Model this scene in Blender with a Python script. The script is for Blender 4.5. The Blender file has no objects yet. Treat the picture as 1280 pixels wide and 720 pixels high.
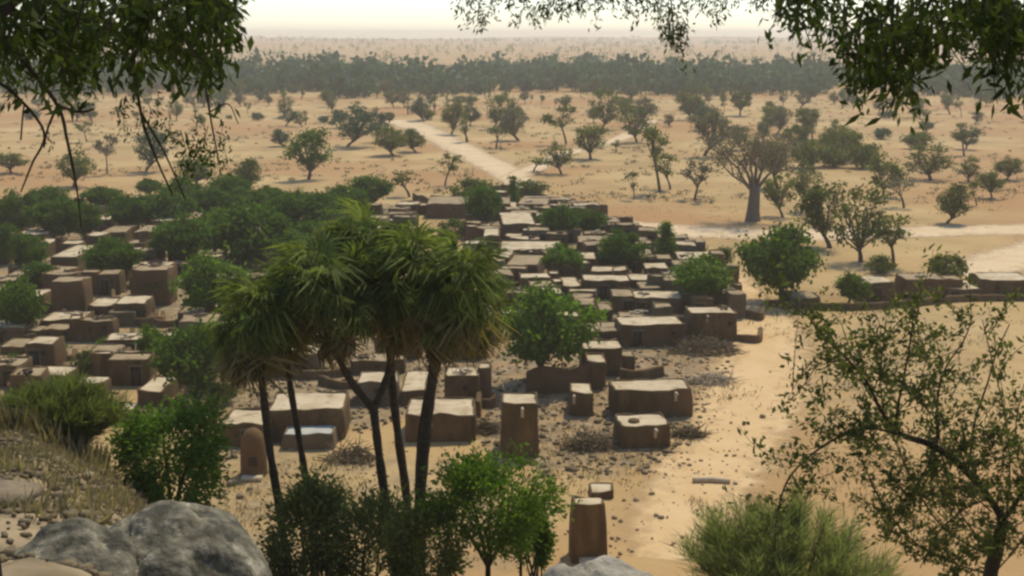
import bpy, bmesh, math, random
import numpy as np
from mathutils import Vector, Matrix, noise

random.seed(7)
RNG = np.random.default_rng(7)
sc = bpy.context.scene
col = sc.collection
R = math.radians

# ------------------------------------------------------------------ camera, light, exposure
CAM_Z, PITCH, F = 26.0, R(11.6), 1545.0          # F in pixels of the 1280 px wide frame
cam = bpy.data.cameras.new('camera')
cam.sensor_width = 36.0
cam.lens = F / 1280.0 * 36.0
cam.clip_start, cam.clip_end = 0.1, 20000
cam_o = bpy.data.objects.new('camera', cam)
cam_o.location = (0, 0, CAM_Z)
cam_o.rotation_euler = (R(90) - PITCH, 0, 0)
col.objects.link(cam_o)
sc.camera = cam_o

SUN_EL, SUN_AZ = R(57), R(26)                    # azimuth clockwise from +Y (the view direction)
world = bpy.data.worlds.new('World')
sc.world = world
world.use_nodes = True
wn, wl = world.node_tree.nodes, world.node_tree.links
bg = wn['Background']
sky = wn.new('ShaderNodeTexSky')
sky.sky_type = 'NISHITA'
sky.sun_disc = False
sky.sun_elevation, sky.sun_rotation = SUN_EL, SUN_AZ
sky.air_density, sky.dust_density, sky.ozone_density = 0.8, 0.5, 0.8
wl.new(sky.outputs[0], bg.inputs['Color'])
bg.inputs['Strength'].default_value = 0.15

sl = bpy.data.lights.new('sun', 'SUN')
sl.energy, sl.angle, sl.color = 3.2, R(0.6), (1.0, 0.88, 0.66)
so = bpy.data.objects.new('sun', sl)
sd = Vector((math.sin(SUN_AZ) * math.cos(SUN_EL), math.cos(SUN_AZ) * math.cos(SUN_EL), math.sin(SUN_EL)))
so.rotation_euler = sd.to_track_quat('Z', 'Y').to_euler()
so.location = (0, 40, 80)
col.objects.link(so)

sc.view_settings.view_transform = 'Standard'
sc.view_settings.look = 'None'
sc.view_settings.exposure = 0.2
sc.view_settings.gamma = 1.0
sc.view_settings.use_curve_mapping = False
sc.render.engine = 'CYCLES'
sc.cycles.max_bounces = 6
sc.cycles.diffuse_bounces = 3
sc.cycles.transmission_bounces = 3
sc.cycles.volume_bounces = 1
sc.cycles.filter_width = 2.6

# ------------------------------------------------------------------ materials
def mat(name, cols, scale=1.0, bump=0.0, bscale=None, rough=0.95, translucent=0.0, island=0.0, detail=6.0,
        stretch=(1, 1, 1), spec=0.2, second=None, bdist=0.05):
    """cols: list of (position, rgb). Noise-driven colour in world space, optional per-leaf variation and bump."""
    m = bpy.data.materials.new(name)
    m.use_nodes = True
    n, l = m.node_tree.nodes, m.node_tree.links
    b = n['Principled BSDF']
    out = n['Material Output']
    geo = n.new('ShaderNodeNewGeometry')
    mp = n.new('ShaderNodeMapping'); mp.inputs['Scale'].default_value = stretch
    l.new(geo.outputs['Position'], mp.inputs['Vector'])
    tx = n.new('ShaderNodeTexNoise')
    tx.inputs['Scale'].default_value = scale
    tx.inputs['Detail'].default_value = detail
    tx.inputs['Roughness'].default_value = 0.62
    l.new(mp.outputs[0], tx.inputs['Vector'])
    cr = n.new('ShaderNodeValToRGB')
    e = cr.color_ramp.elements
    while len(e) < len(cols):
        e.new(0.5)
    for el, (p, c) in zip(e, cols):
        el.position = p; el.color = (*c, 1)
    l.new(tx.outputs['Fac'], cr.inputs['Fac'])
    cout = cr.outputs['Color']
    if second:                                     # (scale, lo, hi, colour, strength)
        t2 = n.new('ShaderNodeTexNoise'); t2.inputs['Scale'].default_value = second[0]; t2.inputs['Detail'].default_value = 5
        l.new(geo.outputs['Position'], t2.inputs['Vector'])
        mr = n.new('ShaderNodeMapRange')
        mr.inputs['From Min'].default_value, mr.inputs['From Max'].default_value = second[1], second[2]
        mr.inputs['To Max'].default_value = second[4]
        l.new(t2.outputs['Fac'], mr.inputs['Value'])
        mx = n.new('ShaderNodeMixRGB'); mx.inputs['Color2'].default_value = (*second[3], 1)
        l.new(mr.outputs[0], mx.inputs['Fac']); l.new(cout, mx.inputs['Color1'])
        cout = mx.outputs[0]
    if island:
        hs = n.new('ShaderNodeHueSaturation')
        mr = n.new('ShaderNodeMapRange')
        mr.inputs['To Min'].default_value, mr.inputs['To Max'].default_value = 1 - island, 1 + island
        l.new(geo.outputs['Random Per Island'], mr.inputs['Value'])
        l.new(mr.outputs[0], hs.inputs['Value'])
        l.new(cout, hs.inputs['Color'])
        cout = hs.outputs[0]
    l.new(cout, b.inputs['Base Color'])
    b.inputs['Roughness'].default_value = rough
    b.inputs['Specular IOR Level'].default_value = spec
    if bump:
        tb = n.new('ShaderNodeTexNoise'); tb.inputs['Scale'].default_value = bscale or scale * 4
        tb.inputs['Detail'].default_value = 5
        l.new(geo.outputs['Position'], tb.inputs['Vector'])
        bm_ = n.new('ShaderNodeBump'); bm_.inputs['Strength'].default_value = bump
        bm_.inputs['Distance'].default_value = bdist
        l.new(tb.outputs['Fac'], bm_.inputs['Height'])
        l.new(bm_.outputs[0], b.inputs['Normal'])
    if translucent:
        tr = n.new('ShaderNodeBsdfTranslucent')
        g = n.new('ShaderNodeMixRGB'); g.blend_type = 'MULTIPLY'; g.inputs['Fac'].default_value = 1
        g.inputs['Color2'].default_value = (1.25, 1.3, 0.6, 1)
        l.new(cout, g.inputs['Color1']); l.new(g.outputs[0], tr.inputs['Color'])
        ms = n.new('ShaderNodeMixShader'); ms.inputs['Fac'].default_value = translucent
        l.new(b.outputs[0], ms.inputs[1]); l.new(tr.outputs[0], ms.inputs[2])
        l.new(ms.outputs[0], out.inputs['Surface'])
    return m

M = {}
M['sand'] = mat('sand', [(0.32, (0.29, 0.193, 0.082)), (0.48, (0.405, 0.280, 0.120)), (0.68, (0.51, 0.368, 0.172))], scale=0.05,
                bump=0.6, bscale=1.3, second=(0.016, 0.46, 0.60, (0.36, 0.20, 0.08), 0.85), bdist=0.12, detail=9)
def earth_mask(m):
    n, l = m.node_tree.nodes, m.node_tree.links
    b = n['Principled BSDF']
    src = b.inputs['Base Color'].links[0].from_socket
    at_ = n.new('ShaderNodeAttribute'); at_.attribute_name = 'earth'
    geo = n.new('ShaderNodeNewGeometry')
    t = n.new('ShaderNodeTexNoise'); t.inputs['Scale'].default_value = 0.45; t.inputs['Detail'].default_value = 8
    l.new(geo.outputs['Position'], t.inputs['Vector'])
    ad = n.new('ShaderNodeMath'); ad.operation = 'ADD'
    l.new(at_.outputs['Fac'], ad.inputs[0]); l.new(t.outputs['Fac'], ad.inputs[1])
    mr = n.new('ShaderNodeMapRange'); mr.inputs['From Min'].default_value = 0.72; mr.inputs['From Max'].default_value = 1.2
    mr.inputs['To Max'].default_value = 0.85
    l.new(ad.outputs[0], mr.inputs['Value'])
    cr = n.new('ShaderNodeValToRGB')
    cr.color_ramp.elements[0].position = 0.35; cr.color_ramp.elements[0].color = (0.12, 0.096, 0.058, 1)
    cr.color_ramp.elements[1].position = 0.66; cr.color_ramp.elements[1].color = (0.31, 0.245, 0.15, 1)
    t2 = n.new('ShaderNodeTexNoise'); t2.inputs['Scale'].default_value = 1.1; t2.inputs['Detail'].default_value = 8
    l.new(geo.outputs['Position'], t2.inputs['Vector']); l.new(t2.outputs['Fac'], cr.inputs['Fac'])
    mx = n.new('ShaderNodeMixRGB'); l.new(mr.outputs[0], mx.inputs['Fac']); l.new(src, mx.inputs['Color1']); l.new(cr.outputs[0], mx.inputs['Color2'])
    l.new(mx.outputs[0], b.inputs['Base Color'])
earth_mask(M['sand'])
M['path'] = mat('path', [(0.3, (0.55, 0.41, 0.235)), (0.6, (0.65, 0.50, 0.31))], scale=0.25, bump=0.3, bscale=2.5)
M['track'] = mat('track', [(0.3, (0.53, 0.355, 0.165)), (0.6, (0.61, 0.435, 0.225))], scale=0.25, bump=0.3, bscale=2.5)
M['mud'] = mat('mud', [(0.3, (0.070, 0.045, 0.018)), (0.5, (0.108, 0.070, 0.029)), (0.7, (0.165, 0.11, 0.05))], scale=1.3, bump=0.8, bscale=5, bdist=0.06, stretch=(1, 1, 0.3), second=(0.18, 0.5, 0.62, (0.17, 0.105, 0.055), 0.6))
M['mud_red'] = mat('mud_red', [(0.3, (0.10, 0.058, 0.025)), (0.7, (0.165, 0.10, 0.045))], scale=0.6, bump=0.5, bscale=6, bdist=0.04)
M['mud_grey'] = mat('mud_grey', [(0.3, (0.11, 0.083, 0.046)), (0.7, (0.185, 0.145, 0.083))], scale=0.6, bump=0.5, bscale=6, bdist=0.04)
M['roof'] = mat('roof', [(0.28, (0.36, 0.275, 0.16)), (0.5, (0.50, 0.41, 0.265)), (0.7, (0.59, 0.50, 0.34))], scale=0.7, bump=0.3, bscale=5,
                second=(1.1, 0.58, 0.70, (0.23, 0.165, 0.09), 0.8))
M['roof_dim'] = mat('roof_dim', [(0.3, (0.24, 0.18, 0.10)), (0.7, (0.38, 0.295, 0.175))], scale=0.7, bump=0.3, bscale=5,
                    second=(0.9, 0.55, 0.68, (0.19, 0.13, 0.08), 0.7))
M['roof_pale'] = mat('roof_pale', [(0.3, (0.36, 0.36, 0.32)), (0.7, (0.50, 0.50, 0.44))], scale=1.0, bump=0.2, bscale=5)
M['wood'] = mat('wood', [(0.3, (0.03, 0.022, 0.014)), (0.7, (0.075, 0.055, 0.034))], scale=3, stretch=(1, 1, 0.2), bump=0.3)
M['pale_wood'] = mat('pale_wood', [(0.3, (0.36, 0.30, 0.2)), (0.7, (0.48, 0.41, 0.29))], scale=3, stretch=(1, 1, 0.2), bump=0.3)
M['bark'] = mat('bark', [(0.3, (0.055, 0.042, 0.028)), (0.7, (0.12, 0.093, 0.062))], scale=2.5, stretch=(1, 1, 0.3), bump=0.6, bscale=9)
M['bark_dark'] = mat('bark_dark', [(0.3, (0.035, 0.027, 0.018)), (0.7, (0.075, 0.058, 0.04))], scale=6, stretch=(1, 1, 0.3), bump=0.6, bscale=20)
M['bark_palm'] = mat('bark_palm', [(0.3, (0.04, 0.03, 0.019)), (0.7, (0.088, 0.066, 0.042))], scale=5, stretch=(0.4, 0.4, 2.5), bump=0.8, bscale=8)
M['bark_grey'] = mat('bark_grey', [(0.3, (0.12, 0.098, 0.07)), (0.7, (0.19, 0.155, 0.115))], scale=0.8, stretch=(1, 1, 0.3), bump=0.5, bscale=4)
def leafmat(name, a, b, tr=0.4, isl=0.35, scale=0.6):
    M[name] = mat(name, [(0.32, a), (0.68, b)], scale=scale, rough=0.6, translucent=tr, island=isl, detail=2, spec=0.04)
leafmat('leaf_dark', (0.050, 0.100, 0.014), (0.095, 0.160, 0.028), 0.5)
leafmat('leaf_mid', (0.072, 0.140, 0.016), (0.130, 0.205, 0.034), 0.5)
leafmat('leaf_bright', (0.085, 0.165, 0.024), (0.15, 0.235, 0.05), 0.45)
leafmat('leaf_olive', (0.082, 0.108, 0.030), (0.14, 0.162, 0.052), 0.45, scale=0.05)
leafmat('leaf_grey', (0.14, 0.135, 0.090), (0.20, 0.185, 0.125), 0.3, scale=0.05)
leafmat('leaf_far', (0.052, 0.105, 0.055), (0.085, 0.14, 0.08), 0.2, scale=0.02)  # paler, bluer green: part of the far wood's haze is in this colour
leafmat('leaf_hang', (0.031, 0.050, 0.014), (0.066, 0.088, 0.026), 0.4, scale=3)
leafmat('leaf_thorn', (0.080, 0.098, 0.032), (0.14, 0.155, 0.055), 0.4, scale=2)
leafmat('leaf_palm', (0.10, 0.140, 0.034), (0.18, 0.215, 0.066), 0.45, isl=0.45, scale=1.5)
leafmat('leaf_palm_old', (0.14, 0.112, 0.048), (0.24, 0.19, 0.095), 0.3, isl=0.45, scale=1.5)
leafmat('leaf_feather', (0.16, 0.19, 0.080), (0.25, 0.275, 0.125), 0.5, scale=1.5)
leafmat('leaf_scrub', (0.105, 0.135, 0.042), (0.18, 0.205, 0.072), 0.45, scale=1.5)
leafmat('grass_dry', (0.17, 0.138, 0.080), (0.27, 0.222, 0.135), 0.35, scale=1.5)
M['rock'] = mat('rock', [(0.30, (0.055, 0.050, 0.033)), (0.44, (0.115, 0.105, 0.072)), (0.55, (0.175, 0.16, 0.112)), (0.68, (0.38, 0.345, 0.25))],
                scale=2.6, bump=0.9, bscale=9, second=(5, 0.52, 0.62, (0.05, 0.048, 0.036), 0.85), stretch=(2.2, 2.2, 0.7), bdist=0.06)
M['rock_pale'] = mat('rock_pale', [(0.3, (0.16, 0.145, 0.11)), (0.5, (0.29, 0.265, 0.205)), (0.7, (0.42, 0.385, 0.31))],
                scale=3.5, bump=0.8, bscale=12, second=(6, 0.58, 0.68, (0.10, 0.1, 0.09), 0.7))
M['clod'] = mat('clod', [(0.3, (0.25, 0.18, 0.105)), (0.7, (0.40, 0.295, 0.18))], scale=2.0, bump=0.5, bscale=10)
M['stone'] = mat('stone', [(0.3, (0.15, 0.115, 0.07)), (0.7, (0.30, 0.24, 0.15))], scale=2.0, bump=0.5, bscale=10)
M['slope'] = M['sand']

# ------------------------------------------------------------------ terrain height and pixel-to-ground placing
KU = [-0.75, -0.42, -0.35, -0.285, -0.22, -0.15, 0.0, 0.5]
KV = [0.26, 0.285, 0.315, 0.36, 0.42, 0.452, 0.472, 0.475]
def height(x, y):
    x = np.asarray(x, float); y = np.asarray(y, float)
    u = x / np.maximum(y, 4.0)
    k = np.interp(u, KU, KV)
    yc, ye = 30.0, 55.0
    near = 24.5 - k * y
    near = np.where(y < 0, 24.5 - 0.22 * y, near)
    zc = 24.5 - k * yc
    t = np.clip((y - yc) / (ye - yc), 0, 1)
    fall = zc * (1 - (t * t * (3 - 2 * t) * 0.55 + t * 0.45))
    z = np.where(y < yc, near, fall)
    w = np.clip((55 - y) / 15, 0, 1) * np.clip((y + 2) / 6, 0, 1)
    z = z + w * (0.16 * np.sin(x * 1.1 + y * 0.5) + 0.13 * np.sin(x * 0.63 - y * 1.3 + 1) + 0.08 * np.sin(x * 2.3 + y * 1.9))
    far = np.clip((y - 1100) / 3000, 0, 1)
    dune = far * (9 + 5 * np.sin(x / 410 + y / 900) + 4 * np.sin(x / 170 - y / 330) )
    return np.where(y < 55, z, np.maximum(dune, 0))
def h1(x, y):
    return float(height(x, y))

CP, SP = math.cos(PITCH), math.sin(PITCH)
def ray(px, py):
    a, b = (px - 640) / F, (360 - py) / F
    return Vector((a, CP + b * SP, -SP + b * CP))       # scaled so the depth along the view axis is 1
_T = np.concatenate([np.arange(4, 200, 0.25), 200 * 1.003 ** np.arange(0, 1140)])
def at(px, py):
    d = ray(px, py)
    X, Y = d.x * _T, d.y * _T
    Hh = height(X, Y)
    hit = np.nonzero(CAM_Z + d.z * _T < Hh)[0]
    k = hit[0] if len(hit) else len(_T) - 1
    t = _T[k]
    if Hh[k] == 0.0 and d.z < 0 and len(hit): t = -CAM_Z / d.z
    return Vector((d.x * t, d.y * t, h1(d.x * t, d.y * t)))
def ptY(px, py, Y):
    d = ray(px, py); t = Y / d.y
    return Vector((d.x * t, Y, CAM_Z + d.z * t))
def depth_of(p):
    return p.y * CP - (p.z - CAM_Z) * SP
def row(p):
    v = p.z - CAM_Z
    return 360 - F * (p.y * SP + v * CP) / depth_of(p)

# ------------------------------------------------------------------ object helpers
def tag(o, label=None, cat=None, group=None, kind=None):
    if label: o['label'] = label
    if cat: o['category'] = cat
    if group: o['group'] = group
    if kind: o['kind'] = kind
    return o
def empty(name, loc, label, cat, group=None, rz=0.0):
    o = bpy.data.objects.new(name, None)
    o.location = loc; o.rotation_euler = (0, 0, rz)
    o.empty_display_size = 0.3
    col.objects.link(o)
    return tag(o, label, cat, group)
def link(name, me, parent=None, loc=(0, 0, 0), rot=(0, 0, 0), scale=(1, 1, 1)):
    o = bpy.data.objects.new(name, me)
    o.location, o.rotation_euler, o.scale = loc, rot, scale
    o.parent = parent
    col.objects.link(o)
    return o
def np_mesh(name, V, Fq, m, smooth=False):
    V = np.asarray(V, np.float32).reshape(-1, 3)
    Fq = np.asarray(Fq, np.int32)
    k = Fq.shape[1]
    me = bpy.data.meshes.new(name)
    me.vertices.add(len(V)); me.vertices.foreach_set('co', V.ravel())
    me.loops.add(Fq.size); me.loops.foreach_set('vertex_index', Fq.ravel())
    me.polygons.add(len(Fq))
    me.polygons.foreach_set('loop_start', np.arange(0, Fq.size, k, dtype=np.int32))
    me.polygons.foreach_set('loop_total', np.full(len(Fq), k, np.int32))
    if smooth:
        me.polygons.foreach_set('use_smooth', np.ones(len(Fq), bool))
    me.materials.append(m)
    me.update(calc_edges=True)
    return me
def unit(a):
    return a / np.maximum(np.linalg.norm(a, axis=-1, keepdims=True), 1e-9)
def leaf_quads(C, L, W, rng, D=None, spread=1.0):
    """diamond-shaped leaves at the points C; D = preferred direction of each leaf"""
    n = len(C)
    a = unit(rng.normal(size=(n, 3)))
    if D is not None:
        a = unit(D + spread * a)
    s = unit(np.cross(a, unit(rng.normal(size=(n, 3)))))
    nn = np.cross(a, s)
    Ls = (L * rng.uniform(0.65, 1.3, n))[:, None]
    Ws = (W * rng.uniform(0.7, 1.3, n))[:, None]
    v = np.empty((n, 4, 3))
    v[:, 0] = C
    v[:, 1] = C + a * Ls * 0.45 + s * Ws * 0.5 + nn * Ws * 0.12
    v[:, 2] = C + a * Ls
    v[:, 3] = C + a * Ls * 0.45 - s * Ws * 0.5 + nn * Ws * 0.12
    f = np.arange(n * 4).reshape(n, 4)
    return v.reshape(-1, 3), f
class Geo:
    def __init__(self): self.V, self.F, self.n = [], [], 0
    def add(self, V, Fq):
        V = np.asarray(V, float).reshape(-1, 3); Fq = np.asarray(Fq, int)
        self.V.append(V); self.F.append(Fq + self.n); self.n += len(V)
    def tube(self, pts, rad, n=6):
        P = np.array([tuple(p) for p in pts], float)
        if len(P) < 2: return
        T = unit(np.gradient(P, axis=0))
        ref = np.array([0.31, 0.9, 0.3]) if abs(T[0][2]) > 0.8 else np.array([0, 0, 1.0])
        A = unit(np.cross(T, ref)); B = np.cross(T, A)
        ang = np.linspace(0, 2 * np.pi, n, endpoint=False)
        rad = np.broadcast_to(np.asarray(rad, float), (len(P),))
        V = P[:, None] + rad[:, None, None] * (A[:, None] * np.cos(ang)[None, :, None] + B[:, None] * np.sin(ang)[None, :, None])
        i = np.arange(len(P) - 1)[:, None] * n; j = np.arange(n)[None]; j2 = (j + 1) % n
        Fq = np.stack([i + j, i + j2, i + n + j2, i + n + j], -1).reshape(-1, 4)
        V = V.reshape(-1, 3)
        V = np.vstack([V, P[-1:]]); c = len(V) - 1; b = (len(P) - 1) * n
        cap = np.array([[b + q, b + (q + 1) % n, c, c] for q in range(0, n)])
        cap = np.array([[b + q, b + (q + 1) % n, b + (q + 2) % n, c] for q in range(0, n, 2)])
        self.add(V, np.vstack([Fq, cap]))
    def box(self, c, s, rz=0.0, jit=0.0, rng=None):
        v = np.array([[x, y, z] for x in (-.5, .5) for y in (-.5, .5) for z in (-.5, .5)]) * np.array(s)
        if jit: v = v + rng.normal(size=v.shape) * jit
        cz, sz = math.cos(rz), math.sin(rz)
        v = np.stack([v[:, 0] * cz - v[:, 1] * sz, v[:, 0] * sz + v[:, 1] * cz, v[:, 2]], 1) + np.array(tuple(c))
        self.add(v, [[0, 1, 3, 2], [4, 6, 7, 5], [0, 4, 5, 1], [2, 3, 7, 6], [0, 2, 6, 4], [1, 5, 7, 3]])
    def mesh(self, name, m, smooth=False, off=(0, 0, 0)):
        return np_mesh(name, np.vstack(self.V) - np.array(tuple(off)), np.vstack(self.F), m, smooth)
def bez(p0, p1, p2, n=7):
    t = np.linspace(0, 1, n)[:, None]
    p0, p1, p2 = (np.array(tuple(p), float) for p in (p0, p1, p2))
    return (1 - t) ** 2 * p0 + 2 * t * (1 - t) * p1 + t * t * p2
def catmull(pts, per=5):
    P = np.array([tuple(p) for p in pts], float)
    P = np.vstack([2 * P[0] - P[1], P, 2 * P[-1] - P[-2]])
    out = []
    for i in range(1, len(P) - 2):
        for t in np.linspace(0, 1, per, endpoint=False):
            a, b, c, d = P[i - 1], P[i], P[i + 1], P[i + 2]
            out.append(0.5 * (2 * b + (c - a) * t + (2 * a - 5 * b + 4 * c - d) * t ** 2 + (3 * b - a - 3 * c + d) * t ** 3))
    out.append(P[-2])
    return np.array(out)

# ------------------------------------------------------------------ ground
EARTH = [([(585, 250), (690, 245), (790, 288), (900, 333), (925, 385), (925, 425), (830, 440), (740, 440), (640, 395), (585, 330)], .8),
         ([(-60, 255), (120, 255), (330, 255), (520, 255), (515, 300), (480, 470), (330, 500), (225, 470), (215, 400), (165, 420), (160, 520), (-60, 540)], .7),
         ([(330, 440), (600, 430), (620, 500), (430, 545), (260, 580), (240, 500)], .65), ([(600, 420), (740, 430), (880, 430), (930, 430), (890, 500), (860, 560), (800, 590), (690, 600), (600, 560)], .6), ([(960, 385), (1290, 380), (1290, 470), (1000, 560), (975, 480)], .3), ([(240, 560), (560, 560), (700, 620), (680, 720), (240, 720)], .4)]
def build_ground():
    ys = np.unique(np.concatenate([np.arange(-40, -4, 3.0), np.arange(-4, 60, 0.45), np.arange(60, 260, 1.6), np.arange(260, 300, 4.0), np.geomspace(300, 6000, 90)]))
    s = np.linspace(-1, 1, 241)
    xs = np.sign(s) * (np.abs(s) * 40 + 3960 * np.abs(s) ** 4.5)
    X, Y = np.meshgrid(xs, ys)
    Z = height(X, Y)
    V = np.stack([X, Y, Z], -1).reshape(-1, 3)
    nx = len(xs)
    i = np.arange(len(ys) - 1)[:, None] * nx; j = np.arange(nx - 1)[None]
    Fq = np.stack([i + j, i + j + 1, i + nx + j + 1, i + nx + j], -1).reshape(-1, 4)
    me = np_mesh('ground', V, Fq, M['sand'], True)
    # trodden dark earth in the village quarters and on the rocky slope
    P = np.stack([X, Y, Z], -1).reshape(-1, 3)
    dep = np.maximum(P[:, 1] * CP - (P[:, 2] - CAM_Z) * SP, 1)
    px = 640 + F * P[:, 0] / dep
    py = 360 - F * (P[:, 1] * SP + (P[:, 2] - CAM_Z) * CP) / dep
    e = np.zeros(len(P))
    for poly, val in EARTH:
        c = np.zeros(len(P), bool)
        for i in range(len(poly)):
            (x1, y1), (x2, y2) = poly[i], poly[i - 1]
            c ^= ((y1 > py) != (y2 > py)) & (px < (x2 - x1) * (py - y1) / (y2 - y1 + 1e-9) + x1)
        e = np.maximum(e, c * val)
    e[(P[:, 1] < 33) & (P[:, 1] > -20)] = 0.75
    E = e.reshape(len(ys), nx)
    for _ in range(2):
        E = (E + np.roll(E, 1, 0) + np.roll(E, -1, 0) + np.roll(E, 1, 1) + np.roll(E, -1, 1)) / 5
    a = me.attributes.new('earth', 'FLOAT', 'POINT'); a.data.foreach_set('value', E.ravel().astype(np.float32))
    link('ground', me)['kind'] = 'structure'
build_ground()

def path(name, pix, widths, m, z=0.006, seed=1):
    rng = np.random.default_rng(seed)
    P = catmull([at(*p) for p in pix], 14)
    W = np.interp(np.linspace(0, 1, len(P)), np.linspace(0, 1, len(widths)), widths)
    T = unit(np.gradient(P, axis=0)); S = np.stack([-T[:, 1], T[:, 0], T[:, 2] * 0], -1)
    jl = np.convolve(rng.normal(size=len(P)) , np.ones(3) / 3, 'same') * 0.16
    jr = np.convolve(rng.normal(size=len(P)) , np.ones(3) / 3, 'same') * 0.16
    rows = []
    for f, e in ((.72, 0), (.42, .75), (0, 1), (-.42, .75), (-.72, 0)):
        Q = P + S * (W * f * (1 + (jl if f > 0 else jr) * .8))[:, None]
        Q[:, 2] = height(Q[:, 0], Q[:, 1]) + z
        rows.append(Q)
    V = np.stack(rows, 1).reshape(-1, 3)
    i = np.arange(len(P) - 1)[:, None] * 5; j = np.arange(4)[None]
    me = np_mesh(name, V, np.stack([i + j, i + j + 1, i + 5 + j + 1, i + 5 + j], -1).reshape(-1, 4), m, True)
    a = me.attributes.new('worn', 'FLOAT', 'POINT')
    a.data.foreach_set('value', np.tile(np.array([0, .75, 1, .75, 0], np.float32), len(P)))
    link(name, me)['kind'] = 'structure'
def soft_edge(m):
    n, l = m.node_tree.nodes, m.node_tree.links
    b, out = n['Principled BSDF'], n['Material Output']
    at_ = n.new('ShaderNodeAttribute'); at_.attribute_name = 'worn'
    geo = n.new('ShaderNodeNewGeometry')
    t = n.new('ShaderNodeTexNoise'); t.inputs['Scale'].default_value = 0.9; t.inputs['Detail'].default_value = 9
    l.new(geo.outputs['Position'], t.inputs['Vector'])
    ad = n.new('ShaderNodeMath'); ad.operation = 'ADD'; l.new(at_.outputs['Fac'], ad.inputs[0]); l.new(t.outputs['Fac'], ad.inputs[1])
    mr = n.new('ShaderNodeMapRange'); mr.inputs['From Min'].default_value = 0.62; mr.inputs['From Max'].default_value = 1.35
    l.new(ad.outputs[0], mr.inputs['Value'])
    tr = n.new('ShaderNodeBsdfTransparent'); ms = n.new('ShaderNodeMixShader')
    l.new(mr.outputs[0], ms.inputs[0]); l.new(tr.outputs[0], ms.inputs[1]); l.new(b.outputs[0], ms.inputs[2]); l.new(ms.outputs[0], out.inputs['Surface'])
soft_edge(M['path']); soft_edge(M['track'])
path('path', [(497, 150), (530, 163), (565, 180), (600, 198), (632, 215), (655, 232)], [10, 9, 8, 7.5, 7, 6], M['path'], 0.006, 1)
path('path', [(640, 222), (680, 205), (705, 193), (770, 175), (800, 160), (815, 150)], [4.5, 4.5, 4.5, 4.5, 4], M['path'], 0.010, 2)
path('road', [(770, 279), (820, 285), (900, 291), (1000, 293), (1100, 291), (1200, 288), (1330, 286)], [6, 8, 9, 9, 8, 8], M['path'], 0.006, 3)
path('road', [(1330, 300), (1280, 318), (1240, 332), (1205, 345)], [6, 7.5, 7.5, 6], M['path'], 0.010, 4)
path('track', [(905, 335), (925, 370), (950, 400), (955, 440), (945, 480), (930, 520), (915, 555), (880, 600), (850, 650), (840, 700)],
     [4, 5, 6.5, 7.5, 7.5, 7, 6.5, 6, 5, 4], M['track'], 0.006, 5)
path('track', [(790, 290), (830, 300), (870, 312), (905, 335)], [2, 2.5, 2.5, 2.6], M['track'], 0.010, 6)

# ------------------------------------------------------------------ mud buildings
def rounded_rect(w, d, r, n=4):
    pts = []
    for cx, cy, a0 in ((w / 2 - r, d / 2 - r, 0), (-w / 2 + r, d / 2 - r, 90), (-w / 2 + r, -d / 2 + r, 180), (w / 2 - r, -d / 2 + r, 270)):
        for k in range(n):
            a = R(a0 + 90 * k / (n - 1))
            pts.append((cx + r * math.cos(a), cy + r * math.sin(a)))
    # add points along the long sides so edges can wander
    out = []
    for i, p in enumerate(pts):
        q = pts[(i + 1) % len(pts)]
        out.append(p)
        dist = math.hypot(q[0] - p[0], q[1] - p[1])
        k = int(dist / 0.8)
        for s in range(1, k + 1):
            t = s / (k + 1)
            out.append((p[0] + (q[0] - p[0]) * t, p[1] + (q[1] - p[1]) * t))
    return np.array(out)
def wall_shell(w, d, h, taper, seed, par=0.16, th=0.12):
    """battered outer wall, uneven parapet, inner parapet face down to the roof level"""
    ring = rounded_rect(w, d, min(0.22, w * 0.12, d * 0.12))
    n = len(ring)
    rows = []
    def wob(p, z, amp):
        return amp * noise.noise(Vector((p[0] * 0.7 + seed * 3.1, p[1] * 0.7, z * 0.8)))
    zs = [-0.4, 0.0, h * 0.33, h * 0.66, h - 0.05, h]
    for i, z in enumerate(zs):
        s = 1 + taper * (1 - max(z, 0) / h) - (0.012 if i == 5 else 0)
        rr = []
        for p in ring:
            k = s + wob(p, z, 0.10) / max(0.8, min(w, d) / 2)
            zz = z + (wob(p, 9, 0.24) if i >= 4 else 0)
            rr.append((p[0] * k, p[1] * k, zz))
        rows.append(rr)
    ins = []
    top = rows[-1]
    for lvl in (0, 1):
        rr = []
        for (x, y, z) in top:
            kx = 1 - 2 * th / w; ky = 1 - 2 * th / d
            rr.append((x * kx, y * ky, z if lvl == 0 else h - par - 0.06))
        rows.append(rr)
    V = np.array(rows).reshape(-1, 3)
    i = np.arange(len(rows) - 1)[:, None] * n; j = np.arange(n)[None]; j2 = (j + 1) % n
    Fq = np.stack([i + j, i + j2, i + n + j2, i + n + j], -1).reshape(-1, 4)
    return V, Fq, np.array(top)
def roof_fan(top, w, d, h, par, th, seed):
    kx = 1 - 2 * th / w + 0.02; ky = 1 - 2 * th / d + 0.02
    n = len(top)
    rings = []
    for s in (1.0, 0.66, 0.33):
        rings.append([(x * kx * s, y * ky * s, h - par + 0.05 * (1 - s) + 0.04 * noise.noise(Vector((x * s + seed, y * s, 0)))) for x, y, z in top])
    V = np.vstack([np.array(rings).reshape(-1, 3), [[0, 0, h - par + 0.06]]])
    i = np.arange(2)[:, None] * n; j = np.arange(n)[None]; j2 = (j + 1) % n
    Fq = np.stack([i + j, i + j2, i + n + j2, i + n + j], -1).reshape(-1, 4)
    c = len(V) - 1
    tri = [[2 * n + q, 2 * n + (q + 1) % n, 2 * n + (q + 2) % n, c] for q in range(0, n - 1, 2)]
    if n % 2: tri.append([2 * n + n - 1, 2 * n, 2 * n + 1, c])
    return V, np.vstack([Fq, np.array(tri)])
HOUSES = 0
FOOT = []
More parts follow.
